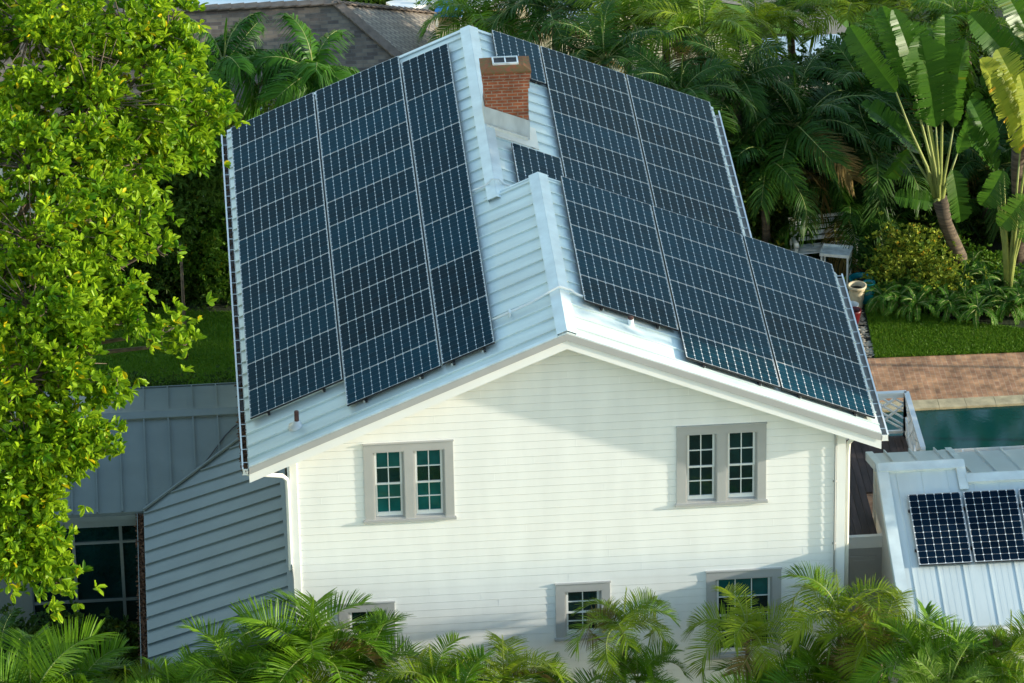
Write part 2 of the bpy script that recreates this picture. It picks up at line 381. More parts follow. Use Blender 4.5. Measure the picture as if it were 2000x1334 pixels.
def palm_crown(name, mats, nf, L, ll, e_in=1.45, e_out=.25, droop=1.5, nl=38, vee=.35, ldroop=.25, wid=.03, spear=True, seed=0, dry=0, curl=1.4, start=.14):
    """mats: leaflet, dry leaflet, petiole"""
    global rng
    keep = rng; rng = np.random.default_rng(seed)
    parts = []; tint = []; mi = []
    for k in range(nf):
        u = (k+.5)/nf; e = e_in+(e_out-e_in)*u**.8+rng.normal(0, .07)
        Lk = L*(.85+.25*rng.random())*(1-.15*(1-u))
        v, f, nr = frond_arrays(Lk, e, droop*(.65+.5*u)+rng.normal(0, .12), nl, ll*(.9+.2*rng.random()), vee, ldroop, wid, yaw=k*2.39996+rng.normal(0, .15), roll=rng.normal(0, .35), curl=curl+rng.normal(0, .1), start=start)
        parts.append((v, f)); b = rng.random()
        tint += list(np.clip(b*.6+.3*rng.random(len(f))+(.05), 0, 1)); isdry = (k >= nf-dry)
        mi += [2]*nr+[1 if isdry else 0]*(len(f)-nr)
    if spear:
        v, f, nr = frond_arrays(L*.6, 1.5, .05, 10, ll*.35, .1, 0, wid*.5, yaw=1, start=.5, fwd=(1.3, 1.5)); parts.append((v, f)); tint += [.9]*len(f); mi += [2]*nr+[0]*(len(f)-nr)
    v, f = merge(parts); rng = keep
    o = npmesh(name, v, f, list(mats), None, tint, False, mi)
    me = o.data; bpy.data.objects.remove(o); return me
def palm(name, mesh, base, head, label, group, scale=1., rz=0., tr=.05, stems=1, tm=m_ptrunk, shaft=False, tilt=0.):
    """thing at the foot; trunk up to the head, crown on top"""
    base = np.array(base, float); head = np.array(head, float); t = thing(name, label, 'palm', tuple(base), group)
    h = head-base; mb = MB()
    mid = h*.5+V(random.uniform(-.1, .1), random.uniform(-.1, .1), 0)
    mb.tube([V(0, 0, -.1), mid*.6+V(0, 0, 0), mid, h*.8, h], [tr*1.25, tr*1.05, tr, tr*.95, tr*.8], 10)
    for k in range(stems-1):
        a = random.uniform(0, 6.28); e = V(math.cos(a)*.25, math.sin(a)*.25, -.1)
        mb.tube([e, e*1.3+V(0, 0, h[2]*.35), e*1.8+V(0, 0, h[2]*random.uniform(.55, .75))], [tr*.8, tr*.7, tr*.5], 7)
    mb.build('trunk', tm, t, True)
    if shaft:
        sb = MB(); d = unit(h); sb.tube([h-d*.9, h-d*.6, h-d*.2, h+d*.15], [tr*1.0, tr*1.25, tr*1.0, tr*.6], 10); sb.build('crownshaft', m_pgreen, t, True)
    o = bpy.data.objects.new('crown', mesh); S.collection.objects.link(o); o.parent = t
    o.location = tuple(h); o.scale = (scale,)*3; o.rotation_euler = (random.uniform(-.08, .08)+tilt, random.uniform(-.08, .08), rz)
    return t
def shrub(name, label, cat, blobs, n, per, ll, lw, material, group=None, stem=True, up=.5, shell=.45, clump=16, csig=.15):
    c = np.mean([b[0] for b in blobs], 0); zb = min(b[0][2]-b[1][2] for b in blobs); zb = max(zb, G)
    root = V(c[0], c[1], G)
    t = thing(name, label, cat, tuple(root), group)
    leaf_crown('foliage', [(np.array(b[0])-root, b[1], b[2]) for b in blobs], n, per, ll, lw, material, t, shell, up=up, clump=clump, csig=csig)
    if stem:
        mb = MB()
        for b in (blobs[:1] if stem == 1 else blobs):
            e = np.array(b[0])-root; mb.tube([V(e[0]*.2, e[1]*.2, -.05), V(e[0]*.6, e[1]*.6, e[2]*.5), e], [.05, .035, .015], 6)
        mb.build('stem', m_bark, t, True)
    return t
# ================================================================ SETTING
def sheet(name, pts, z, m):
    mb = MB(); mb.face([(p[0], p[1], z) for p in pts]); o = mb.build(name, m); return tag(o, kind='structure')
sheet('ground', [(-400, -400), (400, -400), (400, 400), (-400, 400)], G, m_ground)
T = math.tan(R(22.6)); c22 = math.cos(R(22.6))
LAWN_L = [(-9, -1.2), (-.1, -1.2), (-.1, 3.3), (-1.8, 3.6), (-9, 4.4)]
LAWN_R = [(13.24, -.2), (22, -.35), (22, -1.0+.2), (22, .2), (16.4, .36), (14.9, 1.0), (13.7, 1.9), (13.25, 2.3)]
LAWN_R = [(13.13, -.2), (22, -.40), (22, .2), (16.4, .75), (14.9, 1.3), (13.7, 2.1), (13.25, 2.4)]
sheet('lawn', LAWN_L, G+.02, m_lawn); sheet('lawn', LAWN_R, G+.02, m_lawn)
def inside(P, poly):
    x, y = P[:, 0], P[:, 1]; c = np.zeros(len(P), bool); j = len(poly)-1
    for i in range(len(poly)):
        xi, yi = poly[i]; xj, yj = poly[j]; cnd = ((yi > y) != (yj > y)) & (x < (xj-xi)*(y-yi)/(yj-yi+1e-12)+xi); c ^= cnd; j = i
    return c
def grass(poly, n):
    p = np.array(poly); lo, hi = p.min(0), p.max(0); q = lo+(hi-lo)*rng.random((n, 2)); q = q[inside(q, poly)]; m = len(q)
    P = np.column_stack([q, np.full(m, G+.02)]); a = rng.random(m)*6.28; wv = np.stack([np.cos(a), np.sin(a), 0*a], 1)*.009
    h = .035+.03*rng.random(m); tip = P+np.stack([rng.normal(0, .02, m), rng.normal(0, .02, m), h], 1)
    v = np.stack([P-wv, P+wv, tip+wv*.2, tip-wv*.2], 1).reshape(-1, 3); f = np.arange(m)[:, None]*4+[0, 1, 2, 3]
    tag(npmesh('grass', v, f, m_blade, None, rng.random(m)), kind='stuff', label='short lawn grass')
grass([(-5, -1.2), (-.1, -1.2), (-.1, 3.3), (-1.8, 3.6), (-5, 4.0)], 60000); grass([(13.15, -.2), (17.2, -.3), (17.2, .7), (16.4, .75), (14.9, 1.3), (13.7, 2.1), (13.25, 2.4)], 56000)
# terrace with the pool set into it
PX0, PX1, PY0, PY1 = 12.75, 24., -12.0, -2.55
mb = MB()
for a in ((10.8, 24.5, PY1+.36, -.19), (10.8, PX0-.36, -9., PY1+.36)): mb.face([(a[0], a[2], G+.012), (a[1], a[2], G+.012), (a[1], a[3], G+.012), (a[0], a[3], G+.012)])
tag(mb.build('terrace', m_terr), kind='structure')
mb = MB()
x = PX0-.36
while x < 24:                          # coping stones, one by one
    l = random.uniform(.55, .65); mb.box(x, x+l-.008, PY1, PY1+.36, G+.004, G+.055); x += l
y = PY0
while y < PY1: mb.box(PX0-.36, PX0, y, min(y+.6, PY1)-.008, G+.004, G+.055); y += .6
tag(mb.build('pool_coping', m_coping), kind='structure')
mb = MB(); mb.face([(PX0, PY0, G+.008), (PX1, PY0, G+.008), (PX1, PY1, G+.008), (PX0, PY1, G+.008)])
tag(mb.build('pool_water', m_water), kind='structure')
# pebble strip beside the lawn
mb = MB(); mb.face([(12.3, -.19, G+.008), (13.13, -.19, G+.008), (13.25, 2.6, G+.008), (12.3, 2.6, G+.008)]); tag(mb.build('gravel_strip', m_soil), kind='structure')
vs = []; fs = []; c = 0; ico = [(0, 0, 1), (.9, 0, .35), (.28, .85, .35), (-.72, .53, .35), (-.72, -.53, .35), (.28, -.85, .35), (0, 0, -.2)]
icf = [(0, 1, 2), (0, 2, 3), (0, 3, 4), (0, 4, 5), (0, 5, 1), (6, 2, 1), (6, 3, 2), (6, 4, 3), (6, 5, 4), (6, 1, 5)]
for k in range(900):
    p = V(random.uniform(12.35, 13.12+.05*random.random()), random.uniform(-.15, 2.5), G+.012); r = random.uniform(.025, .055); an = random.random()*6
    for q in ico: vs.append((p[0]+r*1.3*(q[0]*math.cos(an)-q[1]*math.sin(an)), p[1]+r*(q[0]*math.sin(an)+q[1]*math.cos(an)), p[2]+q[2]*r*.6))
    fs += [tuple(c+i for i in q) for q in icf]; c += 7
o = npmesh('pebbles', np.array(vs), np.array(fs), m_peb, smooth=True); tag(o, 'pale pebbles strewn beside the brick terrace', kind='stuff')
# far paving, path and lawn
mb = MB(); a = atZ(640, 40, G); mb.face([(a[0]-2, 14.3, G+.008), (12.6, 14.0, G+.008), (12.6, 60, G+.008), (a[0]-2, 60, G+.008)]); tag(mb.build('paving', m_sand), kind='structure')
mb = MB(); mb.face([tuple(atZ(*p, G+.03)) for p in ((1380, 0), (1400, -60), (1560, -20), (1660, 60), (1620, 75), (1500, 18))][::-1]); tag(mb.build('path', m_path), kind='structure')
mb = MB(); mb.face([tuple(atZ(*p, G+.015)) for p in ((1300, -150), (1300, 66), (1700, 66), (1750, -150))]); tag(mb.build('lawn', m_lawn), kind='structure')
# ================================================================ MAIN HOUSE
house = thing('house', 'white clapboard house with a pale standing seam roof carrying the big solar arrays', 'house', (0, 0, 0))
WY = -13.42                           # front wall
XL, XR = .68, 10.70
def zl(x): return x*T-.119
def zrf(x): return 4.590-T*x          # front right slope
def zrr(x): return 3.926-T*x          # rear right slope
RX_F = (4.590+.119)/(2*T); RX_R = (3.926+.119)/(2*T)
YF, YS, YB = -13.87, -7.45, .10
def siding(name, o, du, n, zlo, rangef, openings, parent, m, e=.155, joints=0, kinks=()):
    """lap siding on the vertical plane through o, u along du, normal n; rangef(z) -> (u0, u1)"""
    o = np.array(o, float); du = np.array(du, float); n = np.array(n, float); mb = MB(); ztop = max(kinks)
    zs = []; z = zlo
    while z < ztop: zs.append(z); z += e
    zs.append(ztop)
    def P(u, z, y): return o+du*u+n*y+V(0, 0, z-o[2])
    for a, b in zip(zs[:-1], zs[1:]):
        cuts = sorted({a, b, *[q for op in openings for q in (op[2], op[3]) if a < q < b], *[k for k in kinks if a < k < b]})
        for p, q in zip(cuts[:-1], cuts[1:]):
            yp = .004+.005*(1-(p-a)/e); yq = .004+.005*(1-(q-a)/e)
            b0, b1 = rangef(p); t0, t1 = rangef(q)
            if t1 <= t0 and b1 <= b0: continue
            if t1 < t0: t0 = t1 = (t0+t1)/2
            segs = [(b0, b1, t0, t1)]
            for op in openings:
                if op[2] < (p+q)/2 < op[3]:
                    new = []
                    for s_ in segs:
                        if op[1] <= s_[0] or op[0] >= s_[1]: new.append(s_); continue
                        if op[0] > s_[0]: new.append((s_[0], op[0], s_[2], op[0]))
                        if op[1] < s_[1]: new.append((op[1], s_[1], op[1], s_[3]))
                    segs = new
            for s_ in segs:
                g_ = .0065 if (p == a and q-p > .02) else 0
                mb.face([P(s_[0], p+g_, yp), P(s_[1], p+g_, yp), P(s_[3], q, yq), P(s_[2], q, yq)])
                if g_:
                    mb.face([P(s_[0], p+g_, -.012), P(s_[1], p+g_, -.012), P(s_[1], p+g_, yp), P(s_[0], p+g_, yp)])
                    mb.face([P(s_[0], p, -.012), P(s_[1], p, -.012), P(s_[1], p+g_, -.012), P(s_[0], p+g_, -.012)])
                    mb.face([P(s_[0], p, .004), P(s_[1], p, .004), P(s_[1], p, -.012), P(s_[0], p, -.012)])
        if joints and random.random() < joints:
            for _ in range(random.choice((1, 1, 2))):
                u0, u1 = rangef(b); u = random.uniform(u0+.3, u1-.3)
                if any(op[0]-.1 < u < op[1]+.1 and op[2] < b and op[3] > a for op in openings): continue
                mb.obox(P(u, a+.008, .0095), du*.008, n*.001, V(0, 0, e-.012)-n*.004, 1)
    return mb.build(name, [m, m_joint], parent)
m_joint = mat('caulk', (.93, .93, .9), .6)
WIN = [('double', 1.99, 3.61, -1.66, -.055, (1, 1, 0, 1)), ('double', 7.65, 9.28, -1.65, -.02, (0, 0, 0, 0)),
       ('wide', 8.19, 9.57, -4.92, -3.07, (0, 0, 0, 1)), ('narrow', 5.42, 6.42, -4.35, -3.165, (0, 0, 0, 0)), ('narrow', 1.45, 2.47, -4.6, -3.35, (0, 0, 0, 0))]
def frontrange(z):
    a, b = XL, XR
    zz = z+.10
    if zz > zl(XL): a = (zz+.119)/T
    if zz > zrf(XR): b = (4.590-zz)/T
    return a, b
front = siding('front_wall', (0, WY, 0), (1, 0, 0), (0, -1, 0), G, frontrange, [(a+.02, b-.02, c+.02, d-.02) for _, a, b, c, d, _ in WIN], house, m_siding, joints=.85, kinks=(zl(XL)-.10, zrf(XR)-.10, zl(RX_F)-.12))
siding('side_wall', (XL, 0, 0), (0, 1, 0), (-1, 0, 0), G, lambda z: (WY+.0, -.3), [], house, m_siding, kinks=(zl(XL)-.1,))
siding('side_wall', (XR, 0, 0), (0, 1, 0), (1, 0, 0), G, lambda z: (WY+.0, YS-.3), [], house, m_siding, kinks=(zrf(XR)-.1,))
siding('side_wall', (9.2, 0, 0), (0, 1, 0), (1, 0, 0), G, lambda z: (YS-.3, -.3), [], house, m_siding, kinks=(zrr(9.2)-.1,))
def rearrange(z):
    a, b = XL, 9.2; zz = z+.10
    if zz > zl(XL): a = (zz+.119)/T
    if zz > zrr(9.2): b = (3.926-zz)/T
    return a, b
siding('rear_wall', (0, -.3, 0), (1, 0, 0), (0, 1, 0), G, rearrange, [], house, m_siding, kinks=(zl(XL)-.1, zrr(9.2)-.1, zl(RX_R)-.12))
mb = MB()                              # corner boards
mb.box(XL-.025, XL+.10, WY-.035, WY+.11, G, zl(XL)-.06); mb.build('corner_board', m_white, house); mb = MB(); mb.box(XR-.13, XR+.03, WY-.04, WY+.11, G, zrf(XR)-.06)
mb.build('corner_board', m_white, house)
def window(kind, x0, x1, z0, z1, gl):
    cw = .155; fr = MB(); y = WY
    pr = .032                          # casing stands proud of the siding
    # casing
    fr.box(x0, x1, y-pr, y+.02, z1-cw, z1); fr.box(x0, x0+cw, y-pr, y+.02, z0+.05, z1-cw); fr.box(x1-cw, x1, y-pr, y+.02, z0+.05, z1-cw)
    fr.box(x0-.012, x1+.012, y-pr-.018, y+.02, z1, z1+.022)      # head cap
    ops = []
    if kind == 'double':
        mx0 = (x0+x1)/2-.075; mx1 = mx0+.15; fr.box(mx0, mx1, y-pr, y+.05, z0+.05, z1-cw)
        ops = [(x0+cw, mx0), (mx1, x1-cw)]
    else: ops = [(x0+cw, x1-cw)]
    w_ = fr.build('window', m_trim, house)
    sl = MB(); sl.box(x0-.03, x1+.03, y-pr-.035, y+.10, z0, z0+.05); sl.build('sill', m_trim, w_)
    gz1 = z1-cw
    for a, b in ops:
        jb = MB(); d = .11             # reveal
        jb.box(a-.001, a+.016, y-.028, y+d, z0+.05, gz1); jb.box(b-.016, b+.001, y-.028, y+d, z0+.05, gz1); jb.box(a+.016, b-.016, y-.028, y+d, gz1-.016, gz1+.001)
        jb.box(a+.016, b-.016, y-.02, y+d, z0+.05, z0+.075)
        jb.box(a+.016, a+.045, y+.028, y+.05, z0+.075, gz1-.016); jb.box(b-.045, b-.016, y+.028, y+.05, z0+.075, gz1-.016)
        jb.build('frame', m_trim, w_)
        a2, b2 = a+.045, b-.045; lo, hi = z0+.075, gz1-.02; mid = (lo+hi)/2
        nc = 3 if kind == 'wide' else 2
        for zz0, zz1, yy in ((mid-.02, hi, y+.045), (lo, mid+.02, y+.075)):
            sb = MB(); t = .036; bot = .075 if zz0 == lo else .036
            sb.box(a2, a2+t, yy, yy+.03, zz0, zz1); sb.box(b2-t, b2, yy, yy+.03, zz0, zz1)
            sb.box(a2+t, b2-t, yy, yy+.03, zz1-t, zz1); sb.box(a2+t, b2-t, yy, yy+.03, zz0, zz0+bot)
            ia, ib, iz0, iz1 = a2+t, b2-t, zz0+bot, zz1-t
            for k in range(1, nc): xx = ia+(ib-ia)*k/nc; sb.box(xx-.009, xx+.009, yy+.004, yy+.026, iz0, iz1)
            zm = (iz0+iz1)/2
            for k in range(nc):
                xa = ia+(ib-ia)*k/nc+(.009 if k else 0); xb = ia+(ib-ia)*(k+1)/nc-(.009 if k < nc-1 else 0); sb.box(xa, xb, yy+.005, yy+.025, zm-.009, zm+.009)
            sb.build('sash', m_pvc, w_)
            gb = MB(); up_ = zz0 != lo; rows = (gl[2:] if up_ else gl[:2]); gb.face([(ia, yy+.02, iz0), (ib, yy+.02, iz0), (ib, yy+.02, zm), (ia, yy+.02, zm)], rows[0]); gb.face([(ia, yy+.02, zm), (ib, yy+.02, zm), (ib, yy+.02, iz1), (ia, yy+.02, iz1)], rows[1]); gb.build('pane', [m_glass_d, m_glass_t], w_)
for a in WIN: window(*a)
mb = MB(); mb.box(XL+.05, XR-.05, WY+.13, WY+.16, G, -.6); mb.build('interior_wall', m_inter, house)
# ---- roof planes
def roof_plane(name, eave0, du, U, up, Lv, m, parent, seams, th=.05, sw=.030, sh=.030, ribs=0, sp=.46, clip=None):
    """eave0 low corner, du along the eave, up the upslope unit vector"""
    o = np.array(eave0, float); du = np.array(du, float); up = unit(up); n = unit(np.cross(du, up)); n = n if n[2] > 0 else -n
    mb = MB(); mb.obox(o-n*th, du*U, up*Lv, n*th)
    for u in seams:
        l = Lv if clip is None else clip(u)
        if l > .05: mb.obox(o+du*(u-sw/2), du*sw, up*l, n*sh)
        if ribs and l > .1:
            for k in range(1, ribs+1): mb.obox(o+du*(u+sp*k/(ribs+1)-.03), du*.06, up*l, n*.006)
    return mb.build(name, m, parent)
SE = .155; sl = unit((c22, 0, math.sin(R(22.6)))); sr = unit((-c22, 0, math.sin(R(22.6))))
def seams_for(U, first, sp=.46): 
    r = []; u = first
    while u < U-.05: r.append(u); u += sp
    return r
xe = -.075
lf = (RX_F-xe)/c22-.0; lr = (RX_R-xe)/c22
roof_l = roof_plane('left_roof', (xe, YF, zl(xe)), (0, 1, 0), YS-YF, sl, lf, m_roof, house, seams_for(YS-YF, .30))
roof_lr = roof_plane('left_roof', (xe, YS, zl(xe)), (0, 1, 0), YB-YS, sl, lr, m_roof, house, seams_for(YB-YS, .02+.30-((YS-YF-.30) % .46)+.16))
xr = 11.31; roof_rf = roof_plane('right_roof', (xr, YF, zrf(xr)), (0, 1, 0), YS-YF, sr, (xr-RX_F)/c22, m_roof, house, seams_for(YS-YF, .30))
xrr = 9.79; roof_rr = roof_plane('right_roof', (xrr, YS, zrr(xrr)), (0, 1, 0), YB-YS, sr, (xrr-RX_R)/c22, m_roof, house, seams_for(YB-YS, .26))
def cap(name, rx, ys, ye, zf, m, wd=.19, lift=.05):      # folded ridge cap with little closure legs
    mb = MB(); z = zf(rx)+lift
    for sgn in (-1, 1):
        o = V(rx, ys, z+.012); d = unit((sgn*c22, 0, -math.sin(R(22.6)))); n = unit((sgn*math.sin(R(22.6)), 0, c22))
        mb.obox(o, V(0, ye-ys, 0), d*wd, n*.006); mb.obox(o+d*wd, V(0, ye-ys, 0), d*.006, -n*(lift+.01))
    return mb.build(name, m, house)
cap('ridge_cap', RX_F, YF-.02, YS+.03, zl, m_cap); cap('ridge_cap', RX_R, YS-.25, YB+.02, zl, m_cap)
# step between the two roofs: trim along the back edge of the high part
mb = MB()
mb.obox(V(RX_F, YS-.002, zl(RX_F)+.01), -sl*1.12, V(0, .055, 0), V(0, 0, -.09)); mb.obox(V(RX_F, YS-.002, zl(RX_F)+.01), V(c22, 0, -math.sin(R(22.6)))*6.05, V(0, .055, 0), V(0, 0, -.09))
mb.build('step_trim', m_cap, house)
mb = MB(); mb.face([(RX_R-.1, YS-.01, zl(RX_R-.1)-.05), (RX_F, YS-.01, zl(RX_F)-.05), (xr, YS-.01, zrf(xr)-.05), (xr, YS-.01, zrf(xr)-.5), (RX_R, YS-.01, zrr(RX_R)-.3)]); mb.build('step_wall', m_siding, house)
# rakes: metal edge, grey drip band, white board, soffit
def rake(a, b, y, dr):
    mb = MB(); m2 = MB(); m3 = MB()
    a = np.array(a, float); b = np.array(b, float); d = b-a
    mb.obox(a+V(0, dr*.045, .012), d, V(0, -dr*.10, 0), V(0, 0, .022))           # top trim
    m2.obox(a+V(0, dr*.045, .012), d, V(0, dr*.008, 0), V(0, 0, -.135))         # grey band
    m3.obox(a+V(0, dr*.030, -.12), d, V(0, -dr*.032, 0), V(0, 0, -.185))        # white board
    mb.build('rake_trim', m_cap, house); m2.build('drip_band', m_trim, house); m3.build('fascia', m_white, house)
pts = [(xe, YF, zl(xe)), (RX_F, YF, zl(RX_F)), (xr, YF, zrf(xr))]
rake(pts[0], pts[1], YF, -1); rake(pts[1], pts[2], YF, -1)
rb = [(xe, YB, zl(xe)), (RX_R, YB, zl(RX_R)), (xrr, YB, zrr(xrr))]
rake(rb[0], rb[1], YB, 1); rake(rb[1], rb[2], YB, 1)
mb = MB()                              # soffits
for a, b in ((pts[0], pts[1]), (pts[1], pts[2])): mb.obox(V(*a)+V(0, .03, -.26), V(*b)-V(*a), V(0, WY-YF-.02, 0), V(0, 0, -.012))
zq = zl(XL)-.14
mb.box(xe+.02, XL-.03, WY-.0, -.3, zl(xe)-.17, zl(xe)-.155); mb.box(XR+.03, xr-.02, WY-.0, YS-.05, zrf(xr)-.17, zrf(xr)-.155)
mb.box(xe, xe+.02, YF+.04, YB-.03, zl(xe)-.17, zl(xe)-.05); mb.box(xr-.02, xr, YF+.04, YS-.03, zrf(xr)-.17, zrf(xr)-.05); mb.box(xrr-.02, xrr, YS, YB-.03, zrr(xrr)-.17, zrr(xrr)-.05)
mb.build('soffit', m_white, house)
def gutter(x0, x1, y0, y1, z, inner, lip=1, strap=.47):
    """open trough between x0 (house side) and x1 (outer lip)"""
    s = 1 if x1 > x0 else -1; g = MB(); w = abs(x1-x0)
    g.box(min(x1, x1-s*.012), max(x1, x1-s*.012), y0, y1, z-.11, z)               # outer face
    g.box(min(x0, x1), max(x0, x1), y0, y1, z-.122, z-.11)                        # bottom
    g.box(min(x0, x0+s*.01), max(x0, x0+s*.01), y0, y1, z-.11, z-.01)
    g.box(min(x0, x1), max(x0, x1), y0, y0+.012, z-.11, z-.002); g.box(min(x1, x1-s*.03), max(x1, x1-s*.03), y0, y1, z, z+.010)
    go = g.build('gutter', m_white, house)
    i = MB(); i.face([(x0+s*.012, y0+.014, z-.085), (x1-s*.014, y0+.014, z-.085), (x1-s*.014, y1, z-.085), (x0+s*.012, y1, z-.085)][::s]); i.box(min(x1-s*.016, x1-s*.0125), max(x1-s*.016, x1-s*.0125), y0+.014, y1, z-.085, z-.004); i.build('lining', inner, go)
    y = y0+.25
    while y < y1: st = MB(); st.box(min(x0, x1), max(x0, x1), y, y+.022, z-.012, z-.006); y += strap*random.uniform(.93, 1.07); st.build('strap', m_pvc, go)
    return go
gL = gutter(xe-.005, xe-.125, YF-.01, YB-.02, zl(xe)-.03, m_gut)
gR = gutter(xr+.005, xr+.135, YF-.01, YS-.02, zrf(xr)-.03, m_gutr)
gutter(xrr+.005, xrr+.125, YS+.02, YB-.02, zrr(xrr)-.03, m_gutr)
# dead leaves in the left gutter
n = 900; yy = np.where(rng.random(n) < .6, YF+.03+2.2*rng.random(n)**1.5, YF+13.5*rng.random(n))
P = np.stack([xe-.02-.09*rng.random(n), yy, zl(xe)-.105+.05*rng.random(n)], 1); v, f = leaves(P, rng.normal(size=(n, 3))*[1, 1, .4], .05+.04*rng.random(n), .025+.02*rng.random(n))
npmesh('leaf_litter', v, f, m_debris, gL)
mb = MB()                              # downspouts with their elbows
z0 = zl(xe)-.15
mb.tube([(xe-.05, YF+.12, z0), (xe-.03, YF+.13, z0-.05), (xe+.35, YF+.22, z0-.15), (XL-.16, YF+.36, z0-.26), (XL-.08, YF+.40, z0-.36), (XL-.07, YF+.42, z0-.6), (XL-.07, YF+.42, G+.1)], .042, 10)
mb.build('downspout', m_white, house, True)
mb = MB(); z0 = zrf(xr)-.15
mb.tube([(xr+.03, YF+.12, z0), (xr, YF+.13, z0-.04), (xr-.25, YF+.25, z0-.07), (XR+.16, YF+.40, z0-.14), (XR+.08, YF+.45, z0-.26), (XR+.07, YF+.46, z0-.5), (XR+.07, YF+.46, G+.1)], .042, 10)
mb.build('downspout', m_cream, house, True)
mb = MB()                              # service pipe left of the right corner board
mb.tube([(XR-.20, WY-.05, zrf(XR)-.30), (XR-.19, WY-.06, zrf(XR)-.4), (XR-.165, WY-.06, zrf(XR)-.55), (XR-.165, WY-.06, G+.1)], .018, 8)
for z in (-1.3, -2.6, -3.9): mb.box(XR-.20, XR-.13, WY-.05, WY-.02, z, z+.03)
mb.build('service_pipe', m_trim, house, True)
mb = MB(); mb.box(XR-.36, XR-.14, WY-.12, WY-.02, zrf(XR-.2)-.42, zrf(XR-.2)-.31); mb.build('junction_box', m_trim, house)
# vents
def slopeframe(p, side): return V(p[0], p[1], (zl if side < 0 else zrf)(p[0]))
v1 = slopeframe(on(580, 832, (-T, 0, 1), -.119), -1); mb = MB(); mb.tube([v1-V(0, 0, .05), v1+V(0, 0, .30)], .042, 12); a = mb.build('vent_pipe', m_pipe, house, True)
mb = MB(); mb.lathe(v1, [(.16, -.06), (.15, .02), (.08, .05), (.055, .11), (.03, .11)], 18); mb.build('flashing_boot', m_flash, a, True)
v2 = slopeframe(on(1232, 635, (T, 0, 1), 4.590), 1); mb = MB(); mb.tube([v2-V(0, 0, .05), v2+V(0, 0, .13)], .055, 12); a = mb.build('vent_pipe', m_white, house, True)
mb = MB(); mb.tube([v2+V(0, 0, .13), v2+V(0, 0, .17)], .05, 12); mb.build('pipe_cap', m_pipe, a, True)
# chimney
ch = MB(); CX0, CX1, CY0, CY1 = 4.87, 5.71, -4.50, -3.92; zt = 3.10
ch.box(CX0, CX1, CY0, CY1, 1.0, zt-.42); ch.box(CX0-.025, CX1+.025, CY0-.025, CY1+.025, zt-.42, zt-.20); ch.box(CX0-.05, CX1+.05, CY0-.05, CY1+.05, zt-.20, zt-.06)
chim = ch.build('chimney', m_brick, house)
mb = MB(); b0 = [(CX0-.06, CY0-.06), (CX1+.06, CY0-.06), (CX1+.06, CY1+.06), (CX0-.06, CY1+.06)]; b1 = [(CX0+.08, CY0+.08), (CX1-.08, CY0+.08), (CX1-.08, CY1-.08), (CX0+.08, CY1-.08)]
for k in range(4):
    a, b, c_, d = b0[k], b0[(k+1) % 4], b1[(k+1) % 4], b1[k]
    mb.face([(*a, zt-.07), (*b, zt-.07), (*b, zt-.04), (*a, zt-.04)]); mb.face([(*a, zt-.04), (*b, zt-.04), (*c_, zt+.03), (*d, zt+.03)])
mb.face([(*p, zt+.03) for p in b1]); mb.build('mortar_crown', m_cap_moss, chim)
mb = MB(); fx0, fx1, fy0, fy1 = CX0+.17, CX1-.17, CY0+.13, CY1-.13
for a in ((fx0, fx1, fy0, fy0+.03), (fx0, fx1, fy1-.03, fy1), (fx0, fx0+.03, fy0+.03, fy1-.03), (fx1-.03, fx1, fy0+.03, fy1-.03), ((fx0+fx1)/2-.012, (fx0+fx1)/2+.012, fy0+.03, fy1-.03)): mb.box(*a, zt+.03, zt+.07)
mb.build('flue_frame', m_pw, chim)
mb = MB(); mb.box(fx0+.03, (fx0+fx1)/2-.012, fy0+.03, fy1-.03, zt+.031, zt+.05); mb.box((fx0+fx1)/2+.012, fx1-.03, fy0+.03, fy1-.03, zt+.031, zt+.05); mb.build('flue_opening', m_inter, chim)
mb = MB()                              # grey skirt on the near face, pale saddle around the foot
zA, zB = zrr(CX0), zrr(CX1); h = .46
mb.obox(V(CX0-.012, CY0-.012, zA-.02), V(CX1-CX0+.024, 0, zB-zA), V(0, -.006, 0), V(0, 0, h)); mb.obox(V(CX1+.012, CY0-.012, zB-.02), V(0, CY1-CY0+.02, 0), V(.006, 0, 0), V(0, 0, h))
mb.obox(V(CX0-.012, CY0-.012, zA-.02), V(0, CY1-CY0+.02, 0), V(-.006, 0, 0), V(0, 0, h)); mb.build('chimney_flashing', m_flash, chim)
mb = MB(); d = V(c22, 0, -math.sin(R(22.6)))
mb.obox(V(CX0-.05, CY0-.34, zrr(CX0-.05)+.012), d*1.05, V(0, .33, 0), V(0, 0, .028)); mb.obox(V(CX1+.02, CY0-.34, zrr(CX1+.02)+.012), d*.16, V(0, .95, 0), V(0, 0, .03))
mb.obox(V(CX0+.02, CY0-.10, zrr(CX0+.02)+.04), d*.86, V(0, .045, 0), V(0, 0, .05)); mb.build('saddle', m_flashw, chim)
# conduits over the ridges
def conduit(pts, r, nm):
    mb = MB(); mb.tube(pts, r, 8); o = mb.build('conduit', m_pvc, house, True)
    st = MB(); 
    for p in nm: st.box(p[0]-.02, p[0]+.02, p[1]-.07, p[1]+.07, p[2]-.08, p[2]+.03)
    st.build('conduit_clip', m_pvc, o)
def onl(px, py, h): p = on(px, py, (-T, 0, 1), -.119+h/c22); return p
def onr(px, py, h): p = on(px, py, (T, 0, 1), 4.590+h/c22); return p
yq = onl(995, 606, .08)[1]
A = [V(x, yq+.05*(x-RX_F), zl(x)+.07+.10*max(0, 1-abs(x-RX_F)*2.2)) for x in (4.35, 4.75, 5.1, 5.35, 5.5)]
A += [V(x, yq+.05*(x-RX_F)+.02, (zl if x < RX_F else zrf)(x)+.07+.06) for x in (5.6, RX_F, 5.72, 5.85)]+[V(x, yq+.02, zrf(x)+.08) for x in (6.0, 6.3)]
conduit(A, .026, [A[1]])
yq = onl(935, 366, .08)[1]
